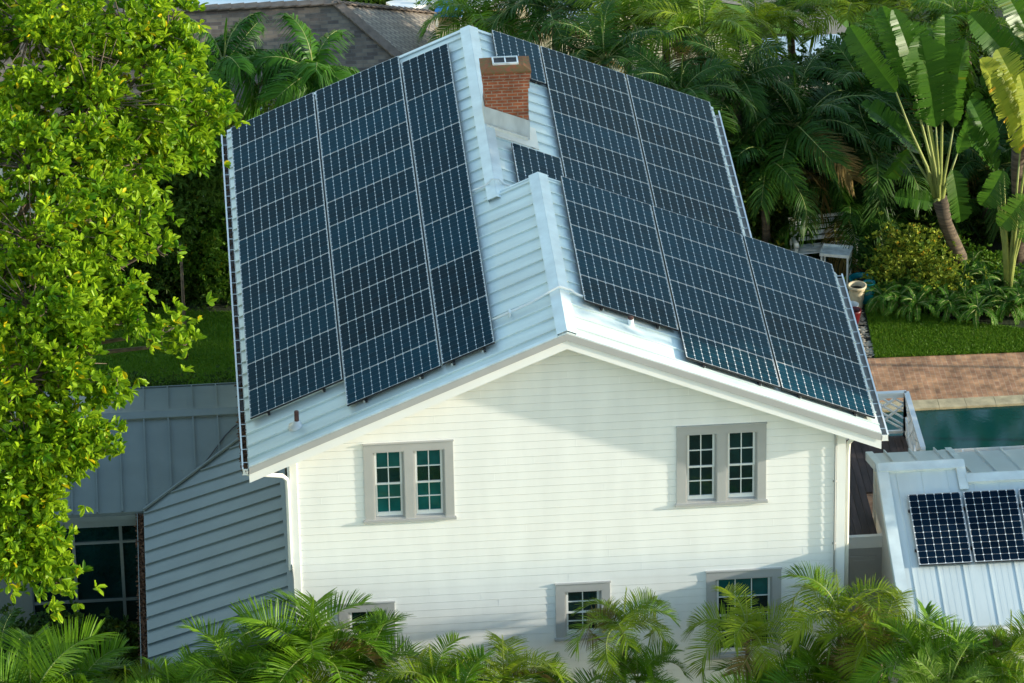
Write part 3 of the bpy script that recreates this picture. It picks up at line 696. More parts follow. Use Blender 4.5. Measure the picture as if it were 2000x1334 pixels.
A = [V(x, yq, zl(x)+.07) for x in (4.36, 4.55, 4.70)]+[V(RX_R-.06, yq, zl(RX_R)+.12), V(RX_R+.08, yq, zl(RX_R)+.12)]+[V(x, yq, zrr(x)+.08) for x in (5.05, 5.4)]
conduit(A, .022, [A[0]])
# ================================================================ SOLAR PANELS
def panel_proto(name, L_, W_, nl, nw, cells, gap=.012):
    """local x along the 11-cell side, y along the 6-cell side, z up; origin at the low corner"""
    fr = MB(); t = .038; w = .009
    for a in ((0, L_, 0, w), (0, L_, W_-w, W_), (0, w, w, W_-w), (L_-w, L_, w, W_-w)): fr.box(*a, -t, 0, 0)
    for i, (f, mm) in enumerate(zip(fr.f, fr.m)):
        p = [fr.v[k] for k in f]
        if not all(abs(q[2]) < 1e-6 for q in p): fr.m[i] = 1
    fme = fr.build('frame', [m_silver, m_black])
    me = bpy.data.meshes.new('cell_sheet'); me.from_pydata([(w, w, -.004), (L_-w, w, -.004), (L_-w, W_-w, -.004), (w, W_-w, -.004), (w, w, -.03), (L_-w, w, -.03), (L_-w, W_-w, -.03), (w, W_-w, -.03)], [], [(0, 1, 2, 3), (7, 6, 5, 4)])
    me.materials.append(cells); me.materials.append(m_black); me.polygons[1].material_index = 1
    uv = me.uv_layers.new(name='UVMap'); e = .06
    for i, q in enumerate([(-e, -e), (nl+e, -e), (nl+e, nw+e), (-e, nw+e)]): uv.data[i].uv = q
    sh = bpy.data.objects.new('cell_sheet', me); S.collection.objects.link(sh)
    return fme, sh
PL, PW, PG = 1.835, 1.016, .01
fA, sA = panel_proto('a', PL, PW, 11, 6, m_cell)
fC, sC = panel_proto('c', PL, PW, 11, 6, m_cellp)
fB, sB = panel_proto('b', 1.69, .975, 11, 6, m_cell2)
first = {'a': True, 'b': True, 'c': True}
def panel(o, ex, ey, label, group, kind='a'):
    ex = unit(ex); ey = unit(ey); ez = np.cross(ex, ey)
    t = thing('solar_panel', label, 'solar panel', (0, 0, 0), group)
    mw = Matrix.Identity(4)
    for i in range(3): mw[i][0] = ex[i]; mw[i][1] = ey[i]; mw[i][2] = ez[i]; mw[i][3] = o[i]
    t.matrix_world = mw
    f0, s0 = {'a': (fA, sA), 'b': (fB, sB), 'c': (fC, sC)}[kind]
    if first[kind]: f, s = f0, s0; first[kind] = False
    else: f, s = f0.copy(), s0.copy(); S.collection.objects.link(f); S.collection.objects.link(s)
    f.parent = t; s.parent = t
    return t
ORD = ['first', 'second', 'third', 'fourth', 'fifth', 'sixth', 'seventh', 'eighth', 'ninth', 'tenth', 'eleventh', 'twelfth', 'thirteenth']
A6 = R(22.6); cL = V(math.cos(A6), 0, math.sin(A6)); cRr = V(math.cos(A6), 0, -math.sin(A6)); YA = V(0, 1, 0)
def rails(o_far, d, n_, y0, y1, us, lab, grp):
    for k, u in enumerate(us):
        mb = MB(); p = o_far+d*u
        mb.bar((p[0], y0, p[2])-n_*.060, (p[0], y1, p[2])-n_*.060, .04, .045, up=n_)
        o = mb.build('mounting_rail', m_black); tag(o, f'{lab}, {ORD[k]} rail up the slope', 'mounting rail', grp)
        fm = MB(); y = y1+.1
        while y < y0: fm.box(p[0]-.025, p[0]+.025, y, y+.05, p[2]-.13, p[2]-.085); y += 1.15
        fm.build('foot', m_silver, o)
def column(orig, d, width, y_far, cnt, pitch, landscape, lab, grp, kind='a'):
    """orig: corner point (any y); d: across-slope unit; panels counted from the far end"""
    for k in range(cnt):
        yn = y_far-(k+1)*pitch+PG   # near edge
        o = V(orig[0], yn, orig[2])
        num = f'{ORD[k]} from the far end' if k < cnt-1 else 'nearest the front gable'
        if landscape: panel(o, d, YA, f'{lab}, {num}', grp, kind)
        else: panel(o+d*PW, YA, -d, f'{lab}, {num}', grp, 'c')
gl_ = 'solar panels on the left roof slope'; gr_ = 'solar panels on the right roof slope'
nL = np.cross(cL, YA); nL = nL if nL[2] > 0 else -nL; nR = V(math.sin(A6), 0, math.cos(A6))
O = V(0, 0, 0)
column(O, cL, PL, 0, 12, PW+PG, True, 'dark panel, column beside the left gutter', gl_)
column(O+cL*(PL+.04), cL, PL, 0, 13, PW+PG, True, 'dark panel, middle column of left slope', gl_)
column(O+cL*(2*PL+.08), cL, PW, -.385, 7, PL+PG, False, 'upright dark panel, narrow column left of ridge', gl_)
rails(O, cL, nL, -.05, -12.35, (.35, 1.45), 'black rail under the outermost left column', 'mounting rails under the panels')
rails(O+cL*(PL+.04), cL, nL, -.05, -13.38, (.35, 1.45), 'black rail under the middle left column', 'mounting rails under the panels')
rails(O+cL*(2*PL+.08), cL, nL, -.45, -13.38, (.2, .8), 'black rail under the narrow left column', 'mounting rails under the panels')
FO = V(6.09360, 0, 2.17240); RO = V(6.29803, 0, 1.42407)
column(FO, cRr, PL, -7.373, 5, PW+PG, True, 'bluish panel, upper column of front right array', gr_)
column(FO+cRr*(PL+.04), cRr, PL, -7.373, 6, PW+PG, True, 'bluish panel, middle column of front right array', gr_)
column(FO+cRr*(2*PL+.08), cRr, PL, -7.373, 6, PW+PG, True, 'bluish panel, lowest column of front right array', gr_)
rails(FO, cRr, nR, -7.42, -12.55, (.35, 1.45), 'black rail under the upper front right column', 'mounting rails under the panels')
rails(FO+cRr*(PL+.04), cRr, nR, -7.42, -13.58, (.35, 1.45), 'black rail under the middle front right column', 'mounting rails under the panels')
rails(FO+cRr*(2*PL+.08), cRr, nR, -7.42, -13.58, (.35, 1.45), 'black rail under the lowest front right column', 'mounting rails under the panels')
column(RO, cRr, PL, .156, 7, PW+PG, True, 'bluish panel, upper column of rear right array', gr_)
column(RO+cRr*(PL+.04), cRr, PL, .156, 7, PW+PG, True, 'bluish panel, outer column of rear right array', gr_)
rails(RO, cRr, nR, .1, -7.0, (.35, 1.45), 'black rail under the upper rear right column', 'mounting rails under the panels')
rails(RO+cRr*(PL+.04), cRr, nR, .1, -7.0, (.35, 1.45), 'black rail under the outer rear right column', 'mounting rails under the panels')
o = RO-cRr*(PW+.035)
panel(V(o[0], .156-PL, o[2])+cRr*PW, YA, -cRr, 'lone upright panel directly behind the brick chimney', gr_, 'c')
rails(V(o[0], 0, o[2]), cRr, nR, .1, -1.65, (.2, .8), 'short black rail under the panel behind the chimney', 'mounting rails under the panels')
ya = on(1001.8, 278.7, (T, 0, 1), RO[2]+RO[0]*T)[1]
panel(V(o[0], ya-PL, o[2])+cRr*PW, YA, -cRr, 'lone upright panel between the chimney and the roof step, partly hidden', gr_, 'c')
# ================================================================ LEFT WING
E0 = -3.40; SB = math.tan(R(17)); SA = math.tan(R(20))
wing = thing('wing', 'low shaded grey wing with standing seam roof left of the house', 'house wing', (-2, -10, G))
def wp(n_, mb, m, par=None): o = mb.build(n_, m, par or wing); o.matrix_parent_inverse = Matrix.Translation((2, 10, -G)); return o
class WP:   # parts of the wing are written in world coordinates
    pass
def reloc(o): o.location = Vector(o.location)-Vector((-2, -10, G)); return o
xb, yv = -2.05, -9.5
BX1 = .64; ridgeY = yv+2.30; ridgeZ = E0+2.30*SA
ub = unit((1, 0, SB)); lb = (BX1-xb)*math.sqrt(1+SB*SB)
def vallY(x): return yv+(x-xb)*SB/SA
# B: shed roof against the house, clipped by the valley: polygon top
mb = MB(); zb = lambda x: E0+(x-xb)*SB
y_front = -15.6
xv = xb+2.30*SA/SB; xv = min(xv, BX1)
pl = [(xb, y_front), (BX1, y_front), (BX1, vallY(BX1)), (xb, yv)]
mb.face([(x, y, zb(x)) for x, y in pl]); mb.face([(x, y, zb(x)-.05) for x, y in pl][::-1])
mb.face([(xb, y_front, E0-.05), (BX1, y_front, zb(BX1)-.05), (BX1, y_front, zb(BX1)), (xb, y_front, E0)]); mb.face([(xb, yv, E0-.05), (xb, y_front, E0-.05), (xb, y_front, E0), (xb, yv, E0)])
n = unit(np.cross(ub, (0, 1., 0))); n = n if n[2] > 0 else -n
y = y_front+.2
while y < vallY(BX1)-.1:
    x0 = xb if y < yv else xb+(y-yv)*SA/SB+.12
    if x0 < BX1-.2: mb.obox(V(x0+.01, y, zb(x0+.01)), ub*((BX1-.10-x0)*math.sqrt(1+SB*SB)), V(0, .03, 0), n*.030)
    y += .48
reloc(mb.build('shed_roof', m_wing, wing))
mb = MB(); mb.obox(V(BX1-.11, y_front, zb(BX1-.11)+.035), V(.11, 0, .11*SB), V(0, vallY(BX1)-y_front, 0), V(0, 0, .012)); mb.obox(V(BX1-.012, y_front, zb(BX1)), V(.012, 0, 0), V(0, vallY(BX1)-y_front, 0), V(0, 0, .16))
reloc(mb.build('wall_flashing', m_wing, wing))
# A: gable along x
za = lambda y: E0+(y-yv)*SA
mb = MB(); XA0 = -10.; pl = [(XA0, yv), (xb, yv), (xv, vallY(xv)), (xv, ridgeY), (XA0, ridgeY)]
pl = [(XA0, yv), (xb, yv), (BX1, vallY(BX1)), (BX1, ridgeY), (XA0, ridgeY)] if vallY(BX1) < ridgeY else [(XA0, yv), (xb, yv), (xv, ridgeY), (XA0, ridgeY)]
mb.face([(x, y, za(y)) for x, y in pl]); mb.face([(XA0, yv, E0-.05), (xb, yv, E0-.05), (xb, yv, E0), (XA0, yv, E0)])
ua = unit((0, 1, SA)); na = V(0, -math.sin(R(20)), math.cos(R(20)))
x = xb-.005; sp = .47
xs = []; x = -.1
while x > XA0: xs.append(x); x -= sp
for x in xs:
    ys = yv if x < xb else vallY(x)+.06
    if ridgeY-ys > .1:
        mb.obox(V(x-.014, ys, za(ys)), V(.028, 0, 0), ua*((ridgeY-ys)*math.sqrt(1+SA*SA)), na*.042)
        for k in (1, 2, 3): mb.obox(V(x-.03-sp*k/4, ys if x-sp*k/4 > xb else yv, za(ys if x-sp*k/4 > xb else yv)), V(.05, 0, 0), ua*((ridgeY-(ys if x-sp*k/4 > xb else yv))*math.sqrt(1+SA*SA)), na*.002)
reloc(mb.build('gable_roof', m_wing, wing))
SK = math.tan(R(14)); mb = MB(); yb = ridgeY+1.95; zk = lambda y: ridgeZ-(y-ridgeY)*SK
mb.face([(XA0, ridgeY, ridgeZ), (BX1, ridgeY, ridgeZ), (BX1, yb, zk(yb)), (XA0, yb, zk(yb))]); uk = unit((0, 1, -SK)); nk = unit((0, SK, 1))
for x in xs:
    mb.obox(V(x-.014, ridgeY+.1, zk(ridgeY+.1)), V(.028, 0, 0), uk*1.92, nk*.028)
    for k in (1, 2, 3): mb.obox(V(x-.03-sp*k/4, ridgeY, ridgeZ), V(.05, 0, 0), uk*2, nk*.002)
mb.obox(V(XA0, yb, zk(yb)-.05), V(BX1-XA0, 0, 0), V(0, .02, 0), V(0, 0, .08))
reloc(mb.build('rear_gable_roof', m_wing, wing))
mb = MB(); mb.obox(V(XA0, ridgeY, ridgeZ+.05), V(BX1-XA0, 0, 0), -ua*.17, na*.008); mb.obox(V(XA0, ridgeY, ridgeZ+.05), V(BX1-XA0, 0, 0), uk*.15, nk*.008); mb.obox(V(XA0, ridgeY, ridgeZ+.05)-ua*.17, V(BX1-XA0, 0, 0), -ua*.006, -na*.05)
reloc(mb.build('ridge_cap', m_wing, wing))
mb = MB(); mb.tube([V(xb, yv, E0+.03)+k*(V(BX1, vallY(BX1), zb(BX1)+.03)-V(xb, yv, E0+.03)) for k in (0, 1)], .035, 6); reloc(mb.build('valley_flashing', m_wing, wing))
mb = MB(); q = V(BX1, vallY(BX1), zb(BX1)); mb.tube([V(x, vallY(x)+.35*math.sin((x+1)*2.1)**2, za(vallY(x)+.35*math.sin((x+1)*2.1)**2)+.03) for x in (-1.0, -.8, -.6, -.45, -.3, -.2)], .012, 5); reloc(mb.build('cable', m_black, wing))
# wing walls: window wall facing the camera, side wall under B
wy = yv+.22
def wbox(name, m, boxes, par=None):
    mb = MB()
    for b in boxes: mb.box(*b)
    return reloc(mb.build(name, m, wing))
bx = xb+.28
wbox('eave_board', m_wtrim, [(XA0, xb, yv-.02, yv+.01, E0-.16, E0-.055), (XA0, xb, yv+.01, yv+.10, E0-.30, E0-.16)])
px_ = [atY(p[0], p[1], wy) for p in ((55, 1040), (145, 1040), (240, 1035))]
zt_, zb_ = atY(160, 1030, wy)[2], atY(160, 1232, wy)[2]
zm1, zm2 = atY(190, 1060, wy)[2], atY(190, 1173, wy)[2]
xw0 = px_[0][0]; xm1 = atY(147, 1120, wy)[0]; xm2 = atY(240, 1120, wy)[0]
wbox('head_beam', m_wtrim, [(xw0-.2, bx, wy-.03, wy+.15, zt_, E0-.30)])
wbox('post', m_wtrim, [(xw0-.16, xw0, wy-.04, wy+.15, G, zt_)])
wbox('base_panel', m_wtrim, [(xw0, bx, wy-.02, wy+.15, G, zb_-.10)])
mb = MB()
for x in (xm1, xm2): mb.box(x-.03, x+.03, wy-.02, wy+.04, zb_, zt_)
for z in (zm1, zm2):
    for a, b in ((xw0, xm1-.03), (xm1+.03, xm2-.03), (xm2+.03, bx)): mb.box(a, b, wy-.018, wy+.04, z-.022, z+.022)
mb.box(xw0, bx, wy-.05, wy+.06, zb_-.10, zb_); mb.box(xw0, xw0+.03, wy-.019, wy+.04, zb_, zt_)
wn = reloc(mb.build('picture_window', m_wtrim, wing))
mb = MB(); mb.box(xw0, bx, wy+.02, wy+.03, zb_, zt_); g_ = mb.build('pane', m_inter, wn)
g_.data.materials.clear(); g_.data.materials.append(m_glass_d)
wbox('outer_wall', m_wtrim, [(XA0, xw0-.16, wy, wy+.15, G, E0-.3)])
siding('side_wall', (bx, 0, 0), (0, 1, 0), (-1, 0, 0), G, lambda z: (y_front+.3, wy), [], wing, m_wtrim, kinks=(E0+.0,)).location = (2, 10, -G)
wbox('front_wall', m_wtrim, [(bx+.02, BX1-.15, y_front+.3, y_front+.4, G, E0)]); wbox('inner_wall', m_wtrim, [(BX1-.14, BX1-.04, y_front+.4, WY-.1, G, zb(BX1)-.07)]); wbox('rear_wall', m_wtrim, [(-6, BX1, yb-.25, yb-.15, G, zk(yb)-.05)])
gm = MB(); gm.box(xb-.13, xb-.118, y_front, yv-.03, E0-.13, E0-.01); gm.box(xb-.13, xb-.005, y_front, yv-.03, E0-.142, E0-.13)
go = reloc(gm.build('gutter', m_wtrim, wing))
n = 1500; P = np.stack([xb-.015-.10*rng.random(n), y_front+(yv-.03-y_front)*rng.random(n), E0-.10+.06*rng.random(n)], 1); v, f = leaves(P, rng.normal(size=(n, 3))*[1, 1, .4], .05+.05*rng.random(n), .025+.02*rng.random(n))
npmesh('leaf_litter', v, f, m_debris, go)
# ================================================================ COTTAGE ON THE RIGHT
cot = thing('cottage', 'small building with a pale standing seam roof and side by side solar panels at right', 'house', (0, 0, 0))
SH = unit(np.array([12.2, -14, -2])-CAM)*1.13; SHB = unit(np.array([12.2, -10, -2])-CAM)*1.5
S2 = math.tan(R(20)); CE = V(12.17, -16.5, -2.70); zc = lambda y: CE[2]+(y-CE[1])*S2
cx0, cx1, cx2 = 11.42, 12.95, 18.5; yr1, yr2 = -12.83, -13.17
uc = unit((0, 1, S2)); nc = V(0, -math.sin(R(20)), math.cos(R(20))); k20 = math.sqrt(1+S2*S2)
def crange(x0, x1, yr, nm, yfoot=CE[1]):
    mb = MB(); mb.obox(V(x0, yfoot, zc(yfoot))-nc*.05, V(x1-x0, 0, 0), uc*((yr-yfoot)*k20), nc*.05)
    x = cx0+.30
    while x < x1-.04:
        if x > x0: mb.obox(V(x-.013, yfoot, zc(yfoot)), V(.022, 0, 0), uc*((yr-yfoot)*k20), nc*.012)
        for j in (1, 2, 3):
            q = x+.47*j/4
            if x0 < q < x1-.06: mb.obox(V(q-.03, yfoot, zc(yfoot)), V(.06, 0, 0), uc*((yr-yfoot)*k20), nc*.0015)
        x += .47
    return mb.build(nm, m_cot, cot)
crange(cx0, cx1, yr1, 'front_roof'); crange(cx1, cx2, yr2, 'front_roof')
ud = unit((0, 1, -S2)); nd = V(0, math.sin(R(20)), math.cos(R(20)))
def cback(x0, x1, yr, run, nm):
    mb = MB(); mb.obox(V(x0, yr, zc(yr))-nd*.05, V(x1-x0, 0, 0), ud*(run*k20), nd*.05); x = cx0+.30
    while x < x1-.04:
        if x > x0: mb.obox(V(x-.013, yr+.12, zc(yr)-.12*S2), V(.026, 0, 0), ud*(run*k20-.12), nd*.06)
        x += .47
    return mb.build(nm, m_cot, cot)
cback(cx0, cx1, yr1, 1.45, 'rear_roof'); cback(cx1, cx2, yr2, 2.7, 'rear_roof')
mb = MB()
for x0, x1, yr in ((cx0-.03, cx1+.03, yr1), (cx1+.03, cx2, yr2)):
    o = V(x0, yr, zc(yr)+.06); mb.obox(o, V(x1-x0, 0, 0), -uc*.20, nc*.008); mb.obox(o, V(x1-x0, 0, 0), ud*.10, nd*.008); mb.obox(o-uc*.20, V(x1-x0, 0, 0), uc*.006, -nc*.055)
mb.build('ridge_cap', m_cap, cot)
mb = MB()                              # rake trims
mb.obox(V(cx0-.05, CE[1], zc(CE[1])+.045), V(.20, 0, 0), uc*((yr1-CE[1])*k20), nc*.008); mb.obox(V(cx0-.06, CE[1], zc(CE[1])+.05), V(.012, 0, 0), uc*((yr1-CE[1])*k20), -nc*.16)
mb.obox(V(cx0-.05, yr1, zc(yr1)+.045), V(.12, 0, 0), ud*1.5, nd*.008); mb.obox(V(cx0-.06, yr1, zc(yr1)+.05), V(.012, 0, 0), ud*1.5, -nd*.16)
mb.obox(V(cx1-.12, -13.5, zc(-13.5)+.047), V(.17, 0, 0), uc*((yr1+13.5)*k20), nc*.01); mb.obox(V(cx1-.09, yr1, zc(yr1)+.046), V(.12, 0, 0), ud*1.5, nd*.01)
mb.build('rake_trim', m_cap, cot)
def crz(y): return (zc(y) if y < yr1 else zc(yr1)-(y-yr1)*S2)
yw0, yw1 = CE[1]+.35, yr1+1.15
mb = MB(); wx = cx0+.10
mb.face([(wx, yw0, G), (wx, yw0, crz(yw0)-.06), (wx, yr1, zc(yr1)-.06), (wx, yw1, crz(yw1)-.06), (wx, yw1, G)]); mb.box(wx-.04, wx, yw0, yw0+.16, G, crz(yw0)-.1); mb.box(wx-.04, wx, yw1-.14, yw1, G, crz(yw1)-.1)
mb.box(wx+.001, cx2-.3, yw0, yw0+.1, G, zc(yw0)-.1); mb.box(wx+.001, cx1, yw1-.1, yw1-.001, G, crz(yw1)-.12); mb.box(cx1, cx2-.3, yr2+2.4, yr2+2.5, G, zc(yr2)-2.4*S2-.1)
mb.build('gable_wall', m_cream, cot)
mb = MB()
mb.box(cx0, cx2, CE[1]-.12, CE[1]-.108, CE[2]-.13, CE[2]-.02); mb.box(cx0, cx2, CE[1]-.12, CE[1]-.005, CE[2]-.142, CE[2]-.13); mb.box(cx0, cx2, CE[1]-.005, CE[1]+.02, CE[2]-.15, CE[2]-.055); mb.build('gutter', m_white, cot)
mb = MB(); yy = yr2+2.72; zz = zc(yr2)-2.7*S2; mb.box(cx1, cx2, yy+.09, yy+.10, zz-.10, zz+.01); mb.box(cx1, cx2, yy, yy+.10, zz-.11, zz-.10); x = cx1+.4
while x < cx2: mb.box(x, x+.03, yy, yy+.1, zz-.01, zz-.002); x += .75
mb.build('rear_gutter', m_white, cot)
po = on(1772, 965, (0, -S2, 1), CE[2]-CE[1]*S2+.11)
for k in range(6):
    o = V(po[0]+k*(.975+.05), po[1], po[2])
    lb_ = ['dark panel with bright cell grid at the left end of the cottage roof row', 'dark panel with bright cell grid second from the left on the cottage roof', 'dark panel on the cottage roof cut off by the right edge of the photo', None][min(k, 3)]
    if lb_ is None: continue
    panel(o-uc*1.69+V(.975, 0, 0)+SH, uc, V(-1, 0, 0), lb_, 'solar panels on the cottage roof', 'b')
mb = MB()
for s_ in (.35, 1.3): p = po-uc*s_-nc*.06; mb.bar(p-V(.03, 0, 0), p+V(3.1, 0, 0), .04, .045, up=nc)
for s_ in (.35, 1.3):
    for q in (0.02, 1., 2., 3.): p = po-uc*s_-nc*.10+V(q, 0, 0); mb.bar(p-V(.02, 0, 0), p+V(.02, 0, 0), .05, .04, up=nc)
rk = mb.build('mounting_rack', m_black); rk.location = tuple(SH)
tag(rk, 'black mounting rack beneath the cottage solar panels', 'mounting rack')
cot.location = tuple(SH)
# ---- balcony with lattice railing between house and cottage
DZ = -2.80
bal = thing('balcony', 'dark plank balcony with white lattice railing between the house and the pool', 'balcony', (0, 0, 0))
dx1 = 12.46; dy0, dy1, dyc = -13.0, -9.15, -11.3
mb = MB(); x = XR+.05; k = 0
boards = []
y_ = 0
mb2 = []
x = XR+.04
while x < dx1:
    x1 = min(x+.135, dx1); yn = dy0 if x1 < cx0+.08 else dyc
    b = MB(); b.box(x, x1-.008, yn, dy1, DZ-.035, DZ+random.uniform(-.002, .002)); o = b.build('deck_board', m_deck, bal); x = x1
mb = MB(); mb.box(XR+.03, cx0+.08, dy0-.05, dy0-.001, DZ-.20, DZ+.03); mb.box(XR+.03, cx0+.08, dy0-.07, dy0+.02, DZ+.03, DZ+.055); mb.build('front_beam', m_white, bal)
mb = MB(); mb.box(XR+.03, dx1, dy1-.02, dy1+.03, DZ-.22, DZ-.04); mb.box(dx1+.0, dx1+.05, dyc, dy1+.03, DZ-.22, DZ-.04)
for x, y in ((dx1-.05, dy1-.1), (dx1-.05, dyc+.05)): mb.box(x-.06, x+.06, y-.06, y+.06, G, DZ-.2)
mb.build('support', m_white, bal)
def lattice(p, q, h, nm, bays=1):
    p = np.array(p, float); q = np.array(q, float); d = q-p; L_ = np.linalg.norm(d); d = d/L_; mb = MB(); up = V(0, 0, 1)
    def bar(u0, v0, u1, v1, w=.060, off=0): 
        s_ = np.cross(d, up)*off; mb.bar(p+d*u0+up*v0+s_, p+d*u1+up*v1+s_, .028, w, up=np.cross(d, (0, 0, 1)))
    mb.bar(p+up*h, q+up*h, .10, .05); mb.bar(p+up*(h-.07), q+up*(h-.07), .04, .06); mb.bar(p+up*.10, q+up*.10, .05, .06)
    mb.bar(p+up*(-.02), p+up*(h+.0), .09, .09, up=(1, 0, 0)); mb.bar(q+up*(-.02), q+up*(h+.0), .09, .09, up=(1, 0, 0))
    bl = L_/bays; a, b = .13, h-.09
    for k in range(bays):
        u = k*bl+.05; e = bl-.1
        if k: mb.bar(p+d*k*bl, p+d*k*bl+up*h, .05, .05, up=(1, 0, 0))
        for t_ in np.linspace(.16, 1, 5):
            bar(u+e*(t_), b, u+e*1., b-(b-a)*(1-t_)) if t_ < 1 else None
        bar(u, b-.02, u+e, a+.02)                               # main diagonal
        for t_ in (.22, .44, .66):                              # rungs on both sides of the diagonal
            bar(u+e*t_, b-(b-a)*t_, u+e*min(1, t_+.42), min(b, b-(b-a)*(t_-.42)), off=.004)
            bar(u+e*t_, a+.0, u+e*max(0, t_-.42), a+(b-a)*min(.9, .42), off=-.004)
    return mb.build(nm, m_white, bal)
lattice((XR+.6, dy1-.02, DZ), (dx1, dy1-.02, DZ), .95, 'railing', 1)
lattice((dx1, dy1-.02, DZ), (dx1, dyc-.1, DZ), .95, 'railing', 2)
gw = thing('garden_wall', 'grey panelled door wall under the balcony beside the house corner', 'wall', (0, 0, 0))
mb = MB(); mb.box(XR+.04, cx0+.09, dy0-.02, dy0+.08, G, DZ-.21); mb.build('wall_face', m_trim, gw)
mb = MB(); mb.box(XR+.18, cx0-.02, dy0-.045, dy0-.021, G+.1, DZ-.38); mb.box(XR+.24, cx0-.08, dy0-.055, dy0-.046, G+.2, DZ-.46); mb.build('door_panel', m_trim, gw)
bal.location = tuple(SHB); gw.location = tuple(SHB)
# ================================================================ NEIGHBOUR'S ROOFS
nb = thing('neighbour_house', 'house with grey shingle hip roof behind the hedge at upper left', 'house', (0, 0, 0))
A32 = R(31); EZ = -3.1; yE = 7.57
pR = on(655, 6, (0, -math.tan(A32), 1), EZ-yE*math.tan(A32)); h_ = pR[2]-EZ; run = h_/math.tan(A32)
xrE = pR[0]; XE0 = -12.
def slab(name, P, m, thickness=.06):
    P = [np.array(p, float) for p in P]; n_ = unit(np.cross(P[1]-P[0], P[2]-P[0])); n_ = n_ if n_[2] > 0 else -n_
    mb = MB(); mb.face(P); mb.face([p-n_*thickness for p in P][::-1])
    for i in range(len(P)): a, b = P[i], P[(i+1) % len(P)]; mb.face([a, b, b-n_*thickness, a-n_*thickness])
    return mb.build(name, m, nb)
a1 = V(xrE+run, yE, EZ); a2 = V(xrE+run, yE+2*run, EZ); rd = V(xrE, pR[1], pR[2])
slab('front_slope', [(XE0, yE, EZ), a1, rd, (XE0, pR[1], pR[2])], m_shing); slab('hip_slope', [a1, a2, rd], m_shingh); slab('back_slope', [a2, (XE0, yE+2*run, EZ), (XE0, pR[1], pR[2]), rd], m_shing)
mb = MB()
def hipcap(a, b, n=14, wd=.17):
    a = np.array(a, float); b = np.array(b, float); d = (b-a)/n
    for i in range(n): mb.bar(a+d*i+V(0, 0, .02), a+d*(i+1.12)+V(0, 0, .045), wd, .03)
hipcap(a1, rd, 18, .24); hipcap(a2, rd, 16, .24); hipcap((XE0, rd[1], rd[2]), rd, 50, .26); mb.build('hip_cap', m_hip, nb)
mb = MB(); mb.box(XE0, a1[0]-.3, yE+.35, yE+.5, G, EZ); mb.box(a1[0]-.5, a1[0]-.35, yE+.5, yE+2*run-.4, G, EZ); mb.build('wall', m_cream, nb)
mb = MB(); mb.box(XE0, a1[0], yE-.12, yE-.10, EZ-.12, EZ+.0); mb.box(XE0, a1[0], yE-.12, yE, EZ-.13, EZ-.12); mb.box(XE0, a1[0], yE-.015, yE-.001, EZ-.25, EZ-.02); mb.build('gutter', m_pw, nb)
p0 = atZ(368, 16, -2.2); p1 = atZ(612, 6, -2.2)
fl = thing('flat_roof_building', 'pale blue flat roof with white edge beyond the grey shingle ridge', 'building', (p0[0], p0[1], G))
mb = MB(); W_ = p1[0]-p0[0]; mb.box(0, W_, 0, 6, 3.5, -2.2-G-.02); mb.build('roof_membrane', m_membr, fl)
mb = MB(); mb.box(-.06, W_+.16, -.08, 0, 3.3, -2.2-G+.03); mb.box(W_, W_+.16, 0, 6, 3.3, -2.2-G+.03); mb.build('parapet', m_hip, fl)
mb = MB(); mb.box(0, W_, .05, 5.9, 0, 3.5); mb.build('wall', m_cream, fl)
q0 = atZ(1488, 128, -5.2); q1 = atZ(1655, 112, -5.2); q2 = atZ(1560, 70, -5.2)
sh_ = thing('pale_roofed_shed', 'low shed with a pale blue roof seen between the palms at upper right', 'shed', (q0[0], q0[1], G))
mb = MB(); W_ = q1[0]-q0[0]; D_ = q2[1]-q0[1]; mb.box(0, W_, 0, D_, .62, .70); mb.build('roof', m_membr, sh_); mb = MB(); mb.box(.1, W_-.1, .1, D_-.1, 0, .62); mb.build('wall', m_cream, sh_)
# far loungers and a blue cover on the pale paving
def lounger(px, py, rz, label, m):
    p = atZ(px, py, G); t = thing('sun_lounger', label, 'sun lounger', (p[0], p[1], G+.01), 'covered loungers on the far paving', (0, 0, rz))
    mb = MB(); mb.box(-.95, .3, -.32, .32, .30, .42); mb.obox(V(.3, -.32, .30), V(.6, 0, .42), V(0, .64, 0), V(-.06, 0, .10)); mb.build('mattress', m, t)
    mb = MB()
    for x in (-.85, .25):
        for y in (-.28, .28): mb.box(x-.03, x+.03, y-.03, y+.03, 0, .30)
    mb.box(-.95, .95, -.34, -.30, .25, .30); mb.box(-.95, .95, .30, .34, .25, .30); mb.build('frame', m_white, t)
lounger(835, 27, .5, 'white cushioned lounger on the far pale paving, left of the blue one', m_white); lounger(884, 24, 1.4, 'blue covered lounger on the far pale paving', m_blue); lounger(985, 22, .3, 'white lounger glimpsed between palm fronds beyond the ridge', m_white); lounger(1110, 42, .2, 'white lounger on far paving behind the central palm trunk', m_white)
lounger(1128, 58, .1, 'white lounger on far paving right of the central palm trunk', m_white)
